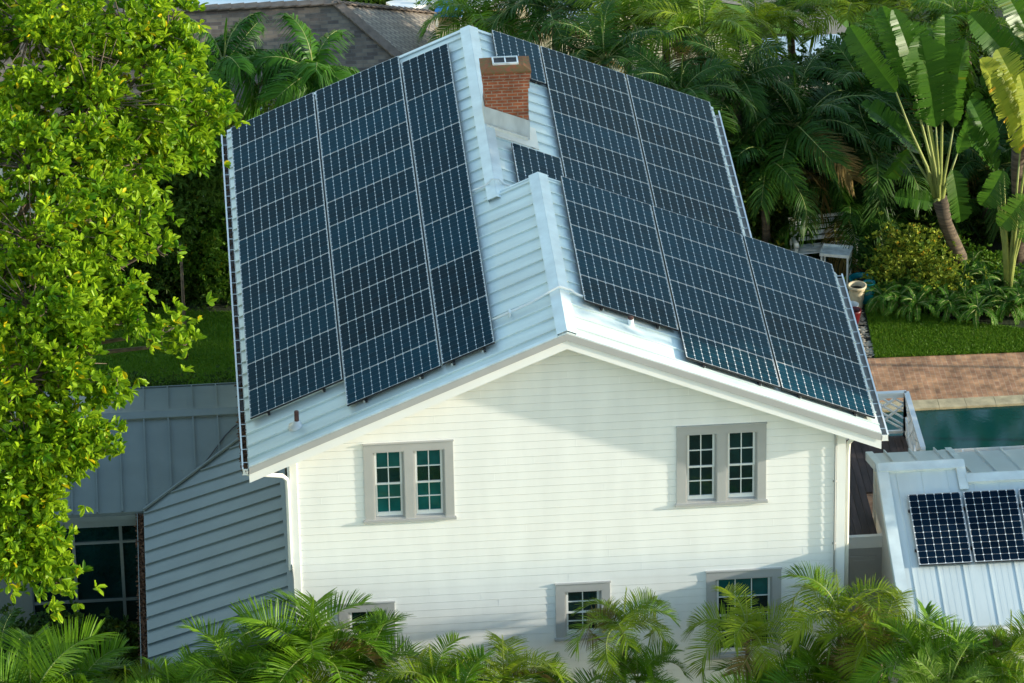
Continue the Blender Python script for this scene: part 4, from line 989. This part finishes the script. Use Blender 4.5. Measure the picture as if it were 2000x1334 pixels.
# ================================================================ GARDEN THINGS
def pot(px, py, label, m, prof, name='plant_pot', soil=True):
    p = atZ(px, py, G+.02); t = thing(name, label, 'pot', (p[0], p[1], G+.01))
    mb = MB(); mb.lathe((0, 0, 0), prof, 24); mb.build('body', m, t, True)
    if soil: r, z = prof[-1]; mb = MB(); mb.lathe((0, 0, z*0+prof[-1][1]), [(r, 0), (.001, .0)], 24); mb.build('soil', m_soil, t)
    return t
pot(1673, 600, 'tall cream ribbed pot behind the white bucket', m_pot, [(.12, 0), (.135, .10), (.125, .12), (.155, .24), (.145, .26), (.175, .38), (.165, .40), (.185, .48), (.205, .50), (.205, .54), (.165, .54), (.15, .44)])
pot(1663, 618, 'white bucket in front of the tall cream pot', m_pw, [(.11, 0), (.14, .26), (.155, .28), (.155, .30), (.135, .30), (.12, .1)], 'bucket')
pot(1668, 632, 'small dark red pot beside the pebble strip', m_red, [(.09, 0), (.13, .2), (.15, .30), (.15, .34), (.12, .34), (.11, .2)])
pot(1697, 592, 'teal glazed jar with a rolled rim, nearest the variegated bush', m_teal, [(.12, 0), (.20, .12), (.22, .28), (.17, .42), (.11, .46), (.135, .50), (.13, .52), (.09, .50), (.09, .3)], 'jar')
pot(1682, 566, 'wide teal glazed bowl behind the cream pot', m_teal, [(.14, 0), (.22, .15), (.26, .26), (.27, .30), (.23, .30), (.2, .2)], 'bowl')
# bench and tray table
p = atZ(1648, 532, G); bench = thing('garden_bench', 'weathered white slatted garden bench with scrolled arms by the dark palms', 'bench', (p[0]-.1, p[1]+.25, G), None, (0, 0, .12))
mb = MB()
for k in range(4): mb.box(-.95, .42, -.05+k*.11, .045+k*.11, .42, .45)
mb.build('seat', m_pw, bench)
mb = MB()
for k in range(4): mb.obox(V(-.95, .40+k*.03, .52+k*.115), V(1.37, 0, 0), V(0, .02, 0), V(0, .02, .075))
mb.obox(V(-.97, .52, .97), V(1.42, 0, 0), V(0, .04, 0), V(0, 0, .07)); mb.build('backrest', m_pw, bench)
for x in (-.93, .40):
    mb = MB(); mb.box(x-.03, x+.03, -.06, 0, 0, .66); mb.box(x-.03, x+.03, .38, .44, 0, .98); mb.box(x-.03, x+.03, 0, .38, .36, .42); mb.build('leg', m_pw, bench)
    mb = MB(); mb.box(x-.04, x+.04, -.02, .40, .66, .70); mb.tube([(x-.045, -.05, .65), (x+.045, -.05, .65)], .065, 14); mb.build('armrest', m_pw, bench)
p = atZ(1632, 545, G); tb = thing('tray_table', 'small white tray table standing in front of the garden bench', 'table', (p[0]+.02, p[1]-.05, G), None, (0, 0, -.3))
mb = MB(); mb.box(-.34, .30, -.24, .24, .66, .68)
for a in ((-.34, .30, -.24, -.22), (-.34, .30, .22, .24), (-.34, -.32, -.22, .22), (.28, .30, -.22, .22)): mb.box(*a, .68, .73)
mb.build('tray', m_pw, tb)
for x, y in ((-.3, -.2), (.26, -.2), (-.3, .2), (.26, .2)): mb = MB(); mb.box(x-.02, x+.02, y-.02, y+.02, 0, .66); mb.build('leg', m_pw, tb)
# ================================================================ BIG TREE ON THE LEFT
def E(px, py, y, rx, ry, rz, w=None):
    c = atY(px, py, y); return (c, V(rx, ry, rz), w if w else rx*rz+.3*ry)
tr = thing('broadleaf_tree', 'large sunlit broadleaf tree with yellow green leaves filling the left edge', 'tree', (-6.2, -12.5, G))
TB = V(-6.2, -12.5, G)
bl = []
for a in [(60, 60, -9, 2.3, 1.6, 1.6), (240, 60, -8, 1.6, 1.4, 1.3), (325, 70, -8, .72, .8, 1.0), (180, 200, -10, 2.0, 1.5, 1.6), (330, 190, -9, .95, .9, 1.1), (355, 140, -8.5, .35, .5, .7), (400, 220, -8.5, .42, .5, .45), (60, 330, -11.5, 1.9, 1.4, 1.5), (220, 330, -10.8, 1.25, 1.1, 1.1),
          (340, 270, -9, .6, .7, .55), (60, 470, -13, 1.7, 1.3, 1.4), (180, 470, -12.5, .95, 1.0, 1.0), (270, 440, -12, .5, .6, .55), (305, 485, -12, .30, .4, .20), (60, 600, -14, 1.6, 1.1, 1.2), (180, 590, -13.8, .75, .8, .60), (245, 628, -14, .42, .4, .24), (315, 650, -14, .40, .4, .22), (355, 672, -14, .13, .2, .12),
          (60, 740, -14.8, 1.4, .9, 1.0), (145, 700, -14.5, .75, .7, .55), (195, 765, -14.8, .30, .4, .28), (225, 738, -14.8, .22, .3, .18), (50, 860, -15.3, 1.15, .7, .8), (135, 840, -15.3, .6, .6, .42), (205, 862, -15.4, .38, .35, .13), (155, 890, -15.4, .28, .3, .16),
          (15, 970, -15.6, .65, .6, .70), (65, 960, -15.6, .30, .35, .34), (25, 1060, -15.8, .6, .5, .42), (80, 1095, -15.8, .38, .35, .28), (118, 1145, -15.8, .20, .25, .14), (5, 1110, -15.8, .3, .4, .3), (-140, 60, -8, 2.2, 1.8, 1.6, 1.8), (-180, 330, -10, 2.2, 1.8, 1.6, 1.8), (-200, 600, -12.5, 2.0, 1.6, 1.5, 1.6), (-170, 860, -14, 1.5, 1.3, 1.0, 1.2)]:
    b = E(*a); bl.append((b[0]-TB, b[1], b[2]))
bl = [(c_, r_, w_*(1 if k_ < 14 else 1.5 if k_ < 27 else 2.4)) for k_, (c_, r_, w_) in enumerate(bl)]
leaf_crown('crown', bl, 9600, 7, .18, .082, l_tree, tr, .22, up=.35, clump=15, csig=.165)
TREE_CLUMPS = CLUMPS
mb = MB(); mb.tube([V(0, 0, -.1), V(.1, 0, 2), V(.0, .3, 4), V(.4, 1.0, 6), V(.6, 2, 9)], [.38, .30, .27, .2, .1], 12)
mb.build('trunk', m_bark, tr, True)
mb = MB()
for c_, r_, w_ in bl:
    st = V(.0, .3, 4) if c_[2] < 6 else V(.4, 1.0, 6); mid = st+(c_-st)*.55+V(0, 0, .35)
    mb.tube([st, mid, c_, c_+unit(c_-mid)*min(r_)*.6], [.09, .05, .022, .008], 6)
    for _ in range(int(4+5*w_)):
        d = unit(np.random.normal(size=3)); mb.tube([c_, c_+d*r_*.45+V(0, 0, -.04), c_+d*r_*.85], [.016, .010, .005], 5)
for e_, c_ in zip(*TREE_CLUMPS):
    m_ = (e_+c_)/2+V(0, 0, .10); mb.tube([c_, m_, e_, e_+(e_-m_)*.12], [.014, .010, .006, .003], 4, cap=False)
mb.build('branch', m_bark, tr, True)
# second, shaded part of the canopy beyond it
def EB(px, py, y, rx, ry, rz): c = atY(px, py, y); return (c, V(rx, ry, rz), rx*rz)
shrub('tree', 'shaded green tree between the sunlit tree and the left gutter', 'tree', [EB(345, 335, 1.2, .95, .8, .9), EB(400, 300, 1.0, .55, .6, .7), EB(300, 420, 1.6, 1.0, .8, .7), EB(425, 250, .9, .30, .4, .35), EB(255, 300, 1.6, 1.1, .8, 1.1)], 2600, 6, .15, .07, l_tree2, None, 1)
shrub('dark_shrub', 'dark leafy shrub at the back of the left lawn', 'shrub', [EB(270, 480, 4.3, 1.1, .8, .9), EB(180, 500, 4.6, 1.2, .8, 1.0), EB(330, 540, 4.3, .9, .6, .6), EB(250, 560, 4.2, .9, .5, .5), EB(320, 400, 4.6, .8, .6, .8), EB(395, 410, 4.8, .6, .6, .8)], 3600, 6, .11, .055, l_hedge, 'shrubs behind the left lawn')
shrub('bushy_shrub', 'green bushy shrub against the left gutter, catching some light', 'shrub', [EB(400, 500, 4.3, .75, .7, .75), EB(440, 455, 4.5, .6, .6, .6), EB(370, 470, 4.2, .6, .5, .6), EB(430, 380, 4.6, .5, .5, .6), EB(450, 540, 4.0, .45, .4, .4)], 2600, 6, .10, .05, l_bush, 'shrubs behind the left lawn')
shrub('low_shrub', 'low dark planting along the top edge of the left lawn', 'shrub', [EB(x, 592, 3.9, .45, .3, .25) for x in (290, 340, 390, 440, 470)]+[EB(x, 575, 4.2, .5, .3, .35) for x in (310, 370, 430)], 1700, 5, .08, .04, l_hedge, 'shrubs behind the left lawn')
shrub('clipped_hedge', 'yellow green clipped hedge below the grey roof gutter', 'hedge', [EB(x, 245, 6.6, .8, .5, .55) for x in (300, 370, 430, 490, 550, 600)], 2600, 5, .07, .04, l_hedge2)
shrub('hedge_plants', 'low leafy hedge on the near side of the left lawn behind the wing roof', 'shrub', [EB(x, 765, -1.0, .35, .3, .28) for x in (330, 380, 430, 290, 460, 250)], 900, 5, .07, .035, l_hedge)
# ================================================================ PALMS
pm = (l_palm, l_palmd, m_petiole); pmy = (l_palmy, l_palmd, m_petiole); pmk = (l_palmk, l_palmd, m_petiole)
AR = [palm_crown('areca_crown', pm, 14, 2.1, .66, 1.45, .45, 2.2, 60, .42, .14, .030, seed=s, dry=1) for s in (1, 2, 3)]
ARY = [palm_crown('golden_crown', pmy, 10, 2.05, .58, 1.45, .7, 3.1, 56, .38, .18, .026, seed=s, dry=1) for s in (4, 5, 6)]
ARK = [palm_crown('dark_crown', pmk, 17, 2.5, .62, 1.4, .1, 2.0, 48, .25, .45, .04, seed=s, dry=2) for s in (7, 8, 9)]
ARG = [palm_crown('lit_crown', pm, 16, 2.2, .60, 1.4, .2, 1.9, 46, .30, .45, .038, seed=s, dry=1) for s in (10, 11)]
ARL = [palm_crown('sunlit_crown', pmy, 15, 2.2, .62, 1.4, .2, 2.0, 50, .30, .35, .034, seed=s, dry=1) for s in (14, 15)]
CHR = [palm_crown('christmas_crown', (l_chr, l_palmd, m_petiole), 12, 1.55, .55, 1.35, .1, 1.7, 40, .12, .75, .045, seed=s) for s in (12, 13)]
def pp(mesh, px, py, y, label, scale, rz=0., grp='palms along the front of the house', name='areca_palm', tr_=.045, stems=3, lean=(0, 0), **k):
    h = atY(px, py, y); b = V(h[0]+lean[0], h[1]+lean[1], G); return palm(name, mesh, b, h, label, grp, scale, rz, tr_, stems, **k)
FR = 'palms along the front of the house'
pp(AR[0], 60, 1385, -16.3, 'dense green palm filling the lower left corner of the photo', 1.0, .4)
pp(AR[1], 140, 1375, -15.9, 'green palm below the picture window with fronds spread to the right', .85, 2.2)
pp(ARK[0], 5, 1300, -15.2, 'darker palm at the far left edge below the tree branches', .5, 1.0)
pp(ARY[0], 250, 1385, -16.4, 'small bright palm under the corner of the wing roof', .7, .3)
pp(AR[1], 335, 1375, -16.6, 'upright bright green palm in front of the wing gutter', .65, 1.1)
pp(AR[0], 455, 1335, -16.2, 'palm arching left over the grey wing roof', .72, 2.6)
pp(AR[2], 605, 1290, -15.8, 'tall full palm in front of the left house corner', .92, .2)
pp(AR[0], 700, 1330, -15.5, 'full green palm covering the lower left window', .85, 4.1)
pp(ARY[1], 640, 1400, -16.6, 'low bright palm at the bottom edge below the left corner palm', .7, 2.)
pp(ARY[2], 850, 1350, -16.4, 'yellow green palm at the bottom between lower left window and centre', .72, 1.)
pp(ARY[1], 985, 1340, -16.0, 'broad palm with one brown upright frond left of the narrow lower window', .82, 3.3)
pp(AR[2], 900, 1400, -16.9, 'dark low palm at the bottom edge left of the broad palm', .8, .9)
pp(ARY[0], 1215, 1235, -15.4, 'slender palm arching right beside the narrow lower window', .70, .15, stems=2)
pp(AR[0], 1110, 1425, -16.5, 'palm with a long arching frond below the narrow lower window', .8, 5.2)
pp(AR[1], 1245, 1330, -15.8, 'dark green palm at the foot of the slender arching palm', .55, 2.1)
pp(ARY[1], 1460, 1250, -15.4, 'golden palm with brown frond bases in front of the wide lower window', .75, 1.8, stems=2)
pp(AR[2], 1500, 1390, -16.4, 'low dark palm below the golden palm', .75, .5)
pp(ARY[2], 1640, 1215, -15.6, 'tall palm with curled frond in front of the right house corner', .85, 2.9, stems=3)
pp(ARY[1], 1720, 1265, -15.9, 'bushy palm before the cottage gable wall', .8, .9)
pp(AR[2], 1610, 1350, -16.2, 'green palm at the bottom below the right house corner', .78, 3.9)
pp(AR[1], 1800, 1310, -17.2, 'green palm in front of the cottage gutter', .75, 1.5)
pp(ARY[0], 1975, 1290, -17.3, 'palm at the right edge overlapping the cottage gutter', .75, .3)
pp(AR[0], 1900, 1345, -17.6, 'dark green palm between the cottage gutter palms', .75, 2.4)
GR = palm_crown('grassy_crown', (l_grassy, l_grassy, m_petiole), 34, 1.25, .34, 1.4, .15, 1.3, 44, .5, .3, .012, seed=21)
pp(GR, 1850, 1370, -18.3, 'bright fine leaved feathery palm in the lower right corner', 1.0, .3, stems=1)
pp(GR, 1960, 1400, -18.5, 'second fine leaved feathery palm cut off at the right bottom corner', .9, 2.3, stems=1)
# behind the house on the left
BK = 'palms behind the house'
pp(CHR[0], 437, 125, 5.0, 'palm with pale green crownshaft in front of the grey shingle roof, nearer the big tree', 1.0, .3, BK, 'palm', .09, 1, shaft=True)
pp(CHR[1], 610, 145, 4.6, 'drooping palm rising just above the left solar panels', 1.05, 2.2, BK, 'palm', .08, 1, shaft=True)
# behind the ridge
pp(ARK[0], 1085, 25, 8.5, 'palm with a bare trunk directly behind the chimney', .75, .5, BK, 'palm', .10, 1)
pp(ARG[0], 935, 45, 9.5, 'palm spreading its fronds over the ridge peak', .7, 1.5, BK, 'palm', .09, 1)
pp(ARK[1], 1000, -25, 10.5, 'dark palm at the top edge left of the chimney palm', .6, 3.1, BK, 'palm', .09, 1)
pp(ARL[0], 1225, 45, 7.5, 'bright palm standing above the rear right panels', .8, 4.4, BK, 'palm', .09, 1)
G2 = 'palms in the dark grove on the right'
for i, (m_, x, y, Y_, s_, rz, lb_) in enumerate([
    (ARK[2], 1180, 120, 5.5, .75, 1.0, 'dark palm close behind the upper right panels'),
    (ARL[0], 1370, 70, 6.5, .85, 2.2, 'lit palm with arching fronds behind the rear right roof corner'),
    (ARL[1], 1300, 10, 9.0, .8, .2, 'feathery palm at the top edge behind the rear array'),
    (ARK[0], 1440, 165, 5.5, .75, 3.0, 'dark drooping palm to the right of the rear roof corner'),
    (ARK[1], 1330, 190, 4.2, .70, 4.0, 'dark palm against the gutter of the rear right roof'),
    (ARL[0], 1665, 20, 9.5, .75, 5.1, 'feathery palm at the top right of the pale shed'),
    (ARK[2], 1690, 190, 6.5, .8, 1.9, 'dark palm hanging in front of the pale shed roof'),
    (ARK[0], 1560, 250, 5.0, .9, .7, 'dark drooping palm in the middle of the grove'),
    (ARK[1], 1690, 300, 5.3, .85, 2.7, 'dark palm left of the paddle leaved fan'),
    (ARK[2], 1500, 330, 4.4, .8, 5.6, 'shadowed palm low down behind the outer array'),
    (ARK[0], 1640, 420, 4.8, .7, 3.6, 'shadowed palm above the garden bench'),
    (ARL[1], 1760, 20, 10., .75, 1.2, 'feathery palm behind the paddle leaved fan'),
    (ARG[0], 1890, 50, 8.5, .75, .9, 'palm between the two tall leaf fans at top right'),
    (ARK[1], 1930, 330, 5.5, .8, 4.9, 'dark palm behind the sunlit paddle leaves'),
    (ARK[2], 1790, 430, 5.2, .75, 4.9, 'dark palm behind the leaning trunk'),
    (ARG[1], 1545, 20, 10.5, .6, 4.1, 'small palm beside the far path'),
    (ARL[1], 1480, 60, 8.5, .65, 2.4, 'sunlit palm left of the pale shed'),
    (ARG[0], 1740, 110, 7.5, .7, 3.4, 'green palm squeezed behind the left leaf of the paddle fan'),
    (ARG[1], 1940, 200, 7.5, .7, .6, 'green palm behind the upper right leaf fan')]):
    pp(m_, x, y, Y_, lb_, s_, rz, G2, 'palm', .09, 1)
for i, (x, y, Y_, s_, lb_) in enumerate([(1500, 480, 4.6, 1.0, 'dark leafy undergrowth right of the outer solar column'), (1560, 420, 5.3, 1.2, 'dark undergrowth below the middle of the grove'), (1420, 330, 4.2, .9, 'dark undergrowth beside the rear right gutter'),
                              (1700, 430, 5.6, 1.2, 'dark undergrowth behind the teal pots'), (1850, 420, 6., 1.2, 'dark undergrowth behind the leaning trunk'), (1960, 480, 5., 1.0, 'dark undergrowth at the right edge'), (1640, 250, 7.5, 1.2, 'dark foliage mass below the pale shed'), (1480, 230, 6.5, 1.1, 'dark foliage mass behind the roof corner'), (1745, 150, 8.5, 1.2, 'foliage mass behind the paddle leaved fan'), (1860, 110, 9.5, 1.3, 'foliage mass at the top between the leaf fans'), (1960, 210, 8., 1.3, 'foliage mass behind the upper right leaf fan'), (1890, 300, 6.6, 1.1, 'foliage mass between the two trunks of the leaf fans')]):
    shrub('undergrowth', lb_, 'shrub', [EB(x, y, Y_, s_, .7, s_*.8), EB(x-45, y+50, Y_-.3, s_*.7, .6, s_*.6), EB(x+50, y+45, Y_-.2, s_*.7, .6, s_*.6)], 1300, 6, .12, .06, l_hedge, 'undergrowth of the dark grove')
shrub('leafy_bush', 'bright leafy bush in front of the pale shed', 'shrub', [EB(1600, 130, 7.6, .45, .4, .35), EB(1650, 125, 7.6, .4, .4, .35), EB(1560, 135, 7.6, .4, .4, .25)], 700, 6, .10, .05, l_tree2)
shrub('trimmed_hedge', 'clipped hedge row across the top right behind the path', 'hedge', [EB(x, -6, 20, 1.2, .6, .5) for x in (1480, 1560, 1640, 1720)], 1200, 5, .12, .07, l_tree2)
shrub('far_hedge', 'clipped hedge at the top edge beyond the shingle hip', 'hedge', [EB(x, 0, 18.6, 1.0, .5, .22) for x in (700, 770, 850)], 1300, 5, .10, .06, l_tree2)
# ---- paddle leaved fans (traveller's palm)
def paddle(L_, wd, droop, seed, torn=.5):
    r = np.random.default_rng(seed); ns = 38; s = np.linspace(0, 1, ns+1); ang = -droop*s**1.6
    x = np.concatenate([[0], np.cumsum(np.sin(-ang[:-1])*L_/ns)]); z = np.concatenate([[0], np.cumsum(np.cos(ang[:-1])*L_/ns)])
    vs = []; fs = []; tint = []; b = r.random()
    prof = lambda q: wd*min(1, (q/.16)**.6)*(min(1, ((1-q)/.22))**.5)+.01
    for side in (-1, 1):
        off = 0.; 
        for k in range(ns):
            if r.random() < torn*.35: off = r.normal(0, .10)
            q0, q1 = s[k], s[k+1]; w0, w1 = prof(q0), prof(min(q1, .995)); jg = (1-.22*r.random()**2); w0 *= jg; w1 *= jg*(1-.05*r.random()); gp = r.uniform(.006, .022) if r.random() < torn else 0; hz = r.normal(0, .03)
            def pt(q, w, i, e=0): return (side*w*.97, x[i]+abs(w)*(-.30+off+hz)*1.0, z[i]+w*(.28+.5*hz)+e)
            i = len(vs); vs += [(0, x[k], z[k]), pt(q0, w0, k, gp), pt(q1, w1, k+1, -gp), (0, x[k+1], z[k+1])]
            fs.append((i, i+1, i+2, i+3)); tint.append(min(1, max(0, b*.5+.3+r.normal(0, .11))))
    return np.array(vs), np.array(fs), tint
def fan(name, base, top, leaves_, label, woody, mats=(l_ban, l_bany)):
    """leaves_: (blade base, blade tip, half width, turn, sunlit) in world coordinates"""
    base = np.array(base, float); top = np.array(top, float); t = thing(name, label, 'palm', tuple(base), 'paddle leaved fan palms')
    h = top-base; mb = MB()
    if woody: mb.tube([V(0, 0, -.1), h*.3+V(.06, 0, 0), h*.7+V(-.03, 0, 0), h], [.19, .16, .14, .17], 12); mb.build('trunk', m_ptrunk, t, True)
    for k, (a, b, wd, turn, sunny) in enumerate(leaves_):
        e = np.array(a)-base; q = np.array(b)-base; dx = e[0]-h[0]
        pt = MB(); pt.tube([h+V(dx*.05, 0, -.25), h+(e-h)*.3, h+(e-h)*.65+V(dx*.04, 0, .03), e], [.055, .038, .026, .016], 7); pt.build('petiole', m_petiole, t, True)
        d = q-e; L_ = np.linalg.norm(d)*1.06; z = unit(d); y = unit(V(math.sin(turn), -math.cos(turn), .35)); x = unit(np.cross(y, z)); y = np.cross(z, x)
        v, f, ti = paddle(L_, wd, .35, 100+k+int(abs(base[0]*10)), .3)
        v = e+v[:, :1]*x+v[:, 1:2]*(-y)+v[:, 2:3]*z
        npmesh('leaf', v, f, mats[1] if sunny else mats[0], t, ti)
    return t
def px2(p, y): return atY(p[0], p[1], y)
def leafset(Y, L): return [(px2(a, Y+dy), px2(b, Y+dy+bk), w_, tn, sn) for a, b, dy, bk, w_, tn, sn in L]
B1 = atZ(1882, 548, G); T1 = atY(1836, 388, B1[1])
fan('fan_palm', B1, T1, leafset(B1[1], [((1828, 248), (1806, 88), -.3, -.1, .50, .1, 0), ((1750, 180), (1662, 66), 0, .1, .30, -.5, 0), ((1782, 160), (1724, 28), .3, .1, .30, -.4, 0), ((1803, 190), (1758, 32), .1, .1, .27, .3, 0), ((1805, 140), (1790, 50), .4, .1, .27, .5, 0), ((1842, 160), (1850, 42), .25, 0, .30, .2, 0),
    ((1862, 250), (1872, 90), .2, .3, .30, -.8, 0), ((1800, 300), (1700, 200), .3, .2, .28, .9, 0), ((1775, 290), (1735, 350), .2, .1, .2, .4, 0), ((1870, 300), (1915, 190), .3, .2, .28, .7, 0), ((1825, 395), (1756, 384), -.3, -.2, .22, .6, 0), ((1860, 330), (1880, 430), -.1, -.3, .26, .2, 0)]), 'paddle leaved fan palm on a leaning shaggy trunk at right', True)
B2 = atZ(1968, 592, G); T2 = B2+V(0, 0, .5)
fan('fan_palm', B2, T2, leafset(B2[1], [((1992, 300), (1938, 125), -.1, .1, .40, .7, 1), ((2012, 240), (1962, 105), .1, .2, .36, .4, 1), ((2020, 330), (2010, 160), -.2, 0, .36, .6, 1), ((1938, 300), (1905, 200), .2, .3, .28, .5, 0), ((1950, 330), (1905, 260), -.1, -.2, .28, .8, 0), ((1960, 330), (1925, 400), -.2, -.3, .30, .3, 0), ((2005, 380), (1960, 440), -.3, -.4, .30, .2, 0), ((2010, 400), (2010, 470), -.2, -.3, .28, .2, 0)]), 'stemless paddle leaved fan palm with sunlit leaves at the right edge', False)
B3 = V(B2[0]+.5, B2[1]+2.0, G); T3 = B3+V(0, 0, 3.0)
fan('fan_palm', B3, T3, leafset(B3[1], [((1988, 132), (1906, 36), -.2, 0, .34, .2, 0), ((2015, 80), (1962, -30), 0, .1, .36, .3, 0), ((2030, 150), (1985, 60), .2, .2, .34, .6, 0), ((2000, 190), (1925, 150), .1, 0, .28, .3, 0)]), 'tall paddle leaved fan palm in the upper right corner', True)
# variegated bush and ferns
shrub('variegated_bush', 'yellow and green variegated bush behind the lawn', 'shrub', [EB(1760, 490, 3.1, .50, .4, .45), EB(1805, 500, 2.9, .5, .4, .42), EB(1820, 550, 2.5, .6, .4, .38), EB(1750, 540, 2.8, .42, .35, .4), EB(1870, 575, 2.3, .35, .3, .28)], 1500, 6, .085, .045, l_varieg, csig=.20)
shrub('undergrowth', 'dark leaves crowding the foot of the leaning trunk', 'shrub', [EB(1905, 520, 3.6, .5, .3, .35), EB(1850, 500, 4.0, .5, .3, .4), EB(1960, 560, 2.9, .4, .3, .3)], 900, 6, .10, .05, l_bush, 'undergrowth of the dark grove')
shrub('green_bush', 'loose green shrub bank behind the ferns at the right edge', 'shrub', [EB(1900, 600, 2.4, .45, .3, .28), EB(1950, 590, 2.3, .4, .3, .3), EB(2000, 605, 2.2, .5, .3, .3), EB(1850, 615, 2.1, .35, .3, .22)], 1300, 6, .08, .04, l_bush)
shrub('green_bush', 'plain green bush between the teal jar and the variegated bush', 'shrub', [EB(1735, 500, 3.4, .3, .3, .35), EB(1725, 585, 2.5, .3, .3, .35), EB(1770, 610, 2.1, .4, .3, .3)], 600, 6, .08, .04, l_tree2)
FE = [palm_crown('fern_crown', (l_fern, l_fern, m_petiole), 22, .62, .11, 1.2, .1, 1.9, 26, .05, .1, .022, spear=False, seed=s, start=.05) for s in (31, 32, 33)]
k = 0
for x, y, d in [(1725, 640, 0), (1755, 645, .3), (1790, 655, 0), (1825, 640, .2), (1855, 655, 0), (1885, 640, .3), (1910, 665, 0), (1940, 640, .2), (1970, 655, 0), (1995, 650, .3), (1840, 600, .6), (1880, 605, .6), (1925, 605, .6), (1960, 615, .5), (1770, 625, .5), (1995, 620, .6), (1900, 580, .8)]:
    p = atZ(x, y-34, G); t = thing('fern', f'arching fern, {ORD[min(k,12)] if k < 10 else ORD[k-10]} from the left in the {"front" if k < 10 else "rear"} row of the bed', 'fern', (p[0], p[1]+.1, G), 'ferns along the lawn bed')
    o = bpy.data.objects.new('fronds', FE[k % 3]); S.collection.objects.link(o); o.parent = t; o.location = (0, 0, .28); o.scale = (1.0,)*3; o.rotation_euler = (0, 0, k*1.3)
    mb = MB(); mb.tube([(0, 0, 0), (0, 0, .3)], .05, 7); mb.build('rootstock', m_bark, t); k += 1
shrub('ground_planting', 'dark planting under the wing picture window', 'shrub', [(V(x, -11.2, G+.5), V(.7, .6, .6), 1) for x in (-4.6, -3.6, -2.8)], 1500, 6, .12, .06, l_hedge)
# trees on the right outside the picture; they shade the right roof slope as in the photograph
for i, (x, y, h_, r_, lb_) in enumerate([(21, -12.5, 6.6, 2.2, 'broad tree beyond the pool, nearest the cottage, outside the picture'), (22, -8.9, 6.9, 2.4, 'broad tree beyond the pool, second from the cottage, outside the picture'), (21.5, -5.0, 6.6, 2.5, 'broad tree beyond the pool, third from the cottage, outside the picture'), (22.5, -2.0, 5.6, 2.2, 'broad tree beyond the pool, furthest from the cottage, outside the picture'), (22, 5.0, .8, 2.4, 'broad tree behind the grove, outside the picture')]):
    shrub('shade_tree', lb_, 'tree', [(V(x, y, h_-r_*.8), V(r_, r_, r_*.9), 2), (V(x+.5, y+.4, h_-r_*1.9), V(r_, r_, r_), 1.4), (V(x, y, h_-r_*2.9), V(r_*.9, r_*.9, r_), 1)], 3300, 6, .28, .14, l_hedge, 'trees east of the pool', clump=0)
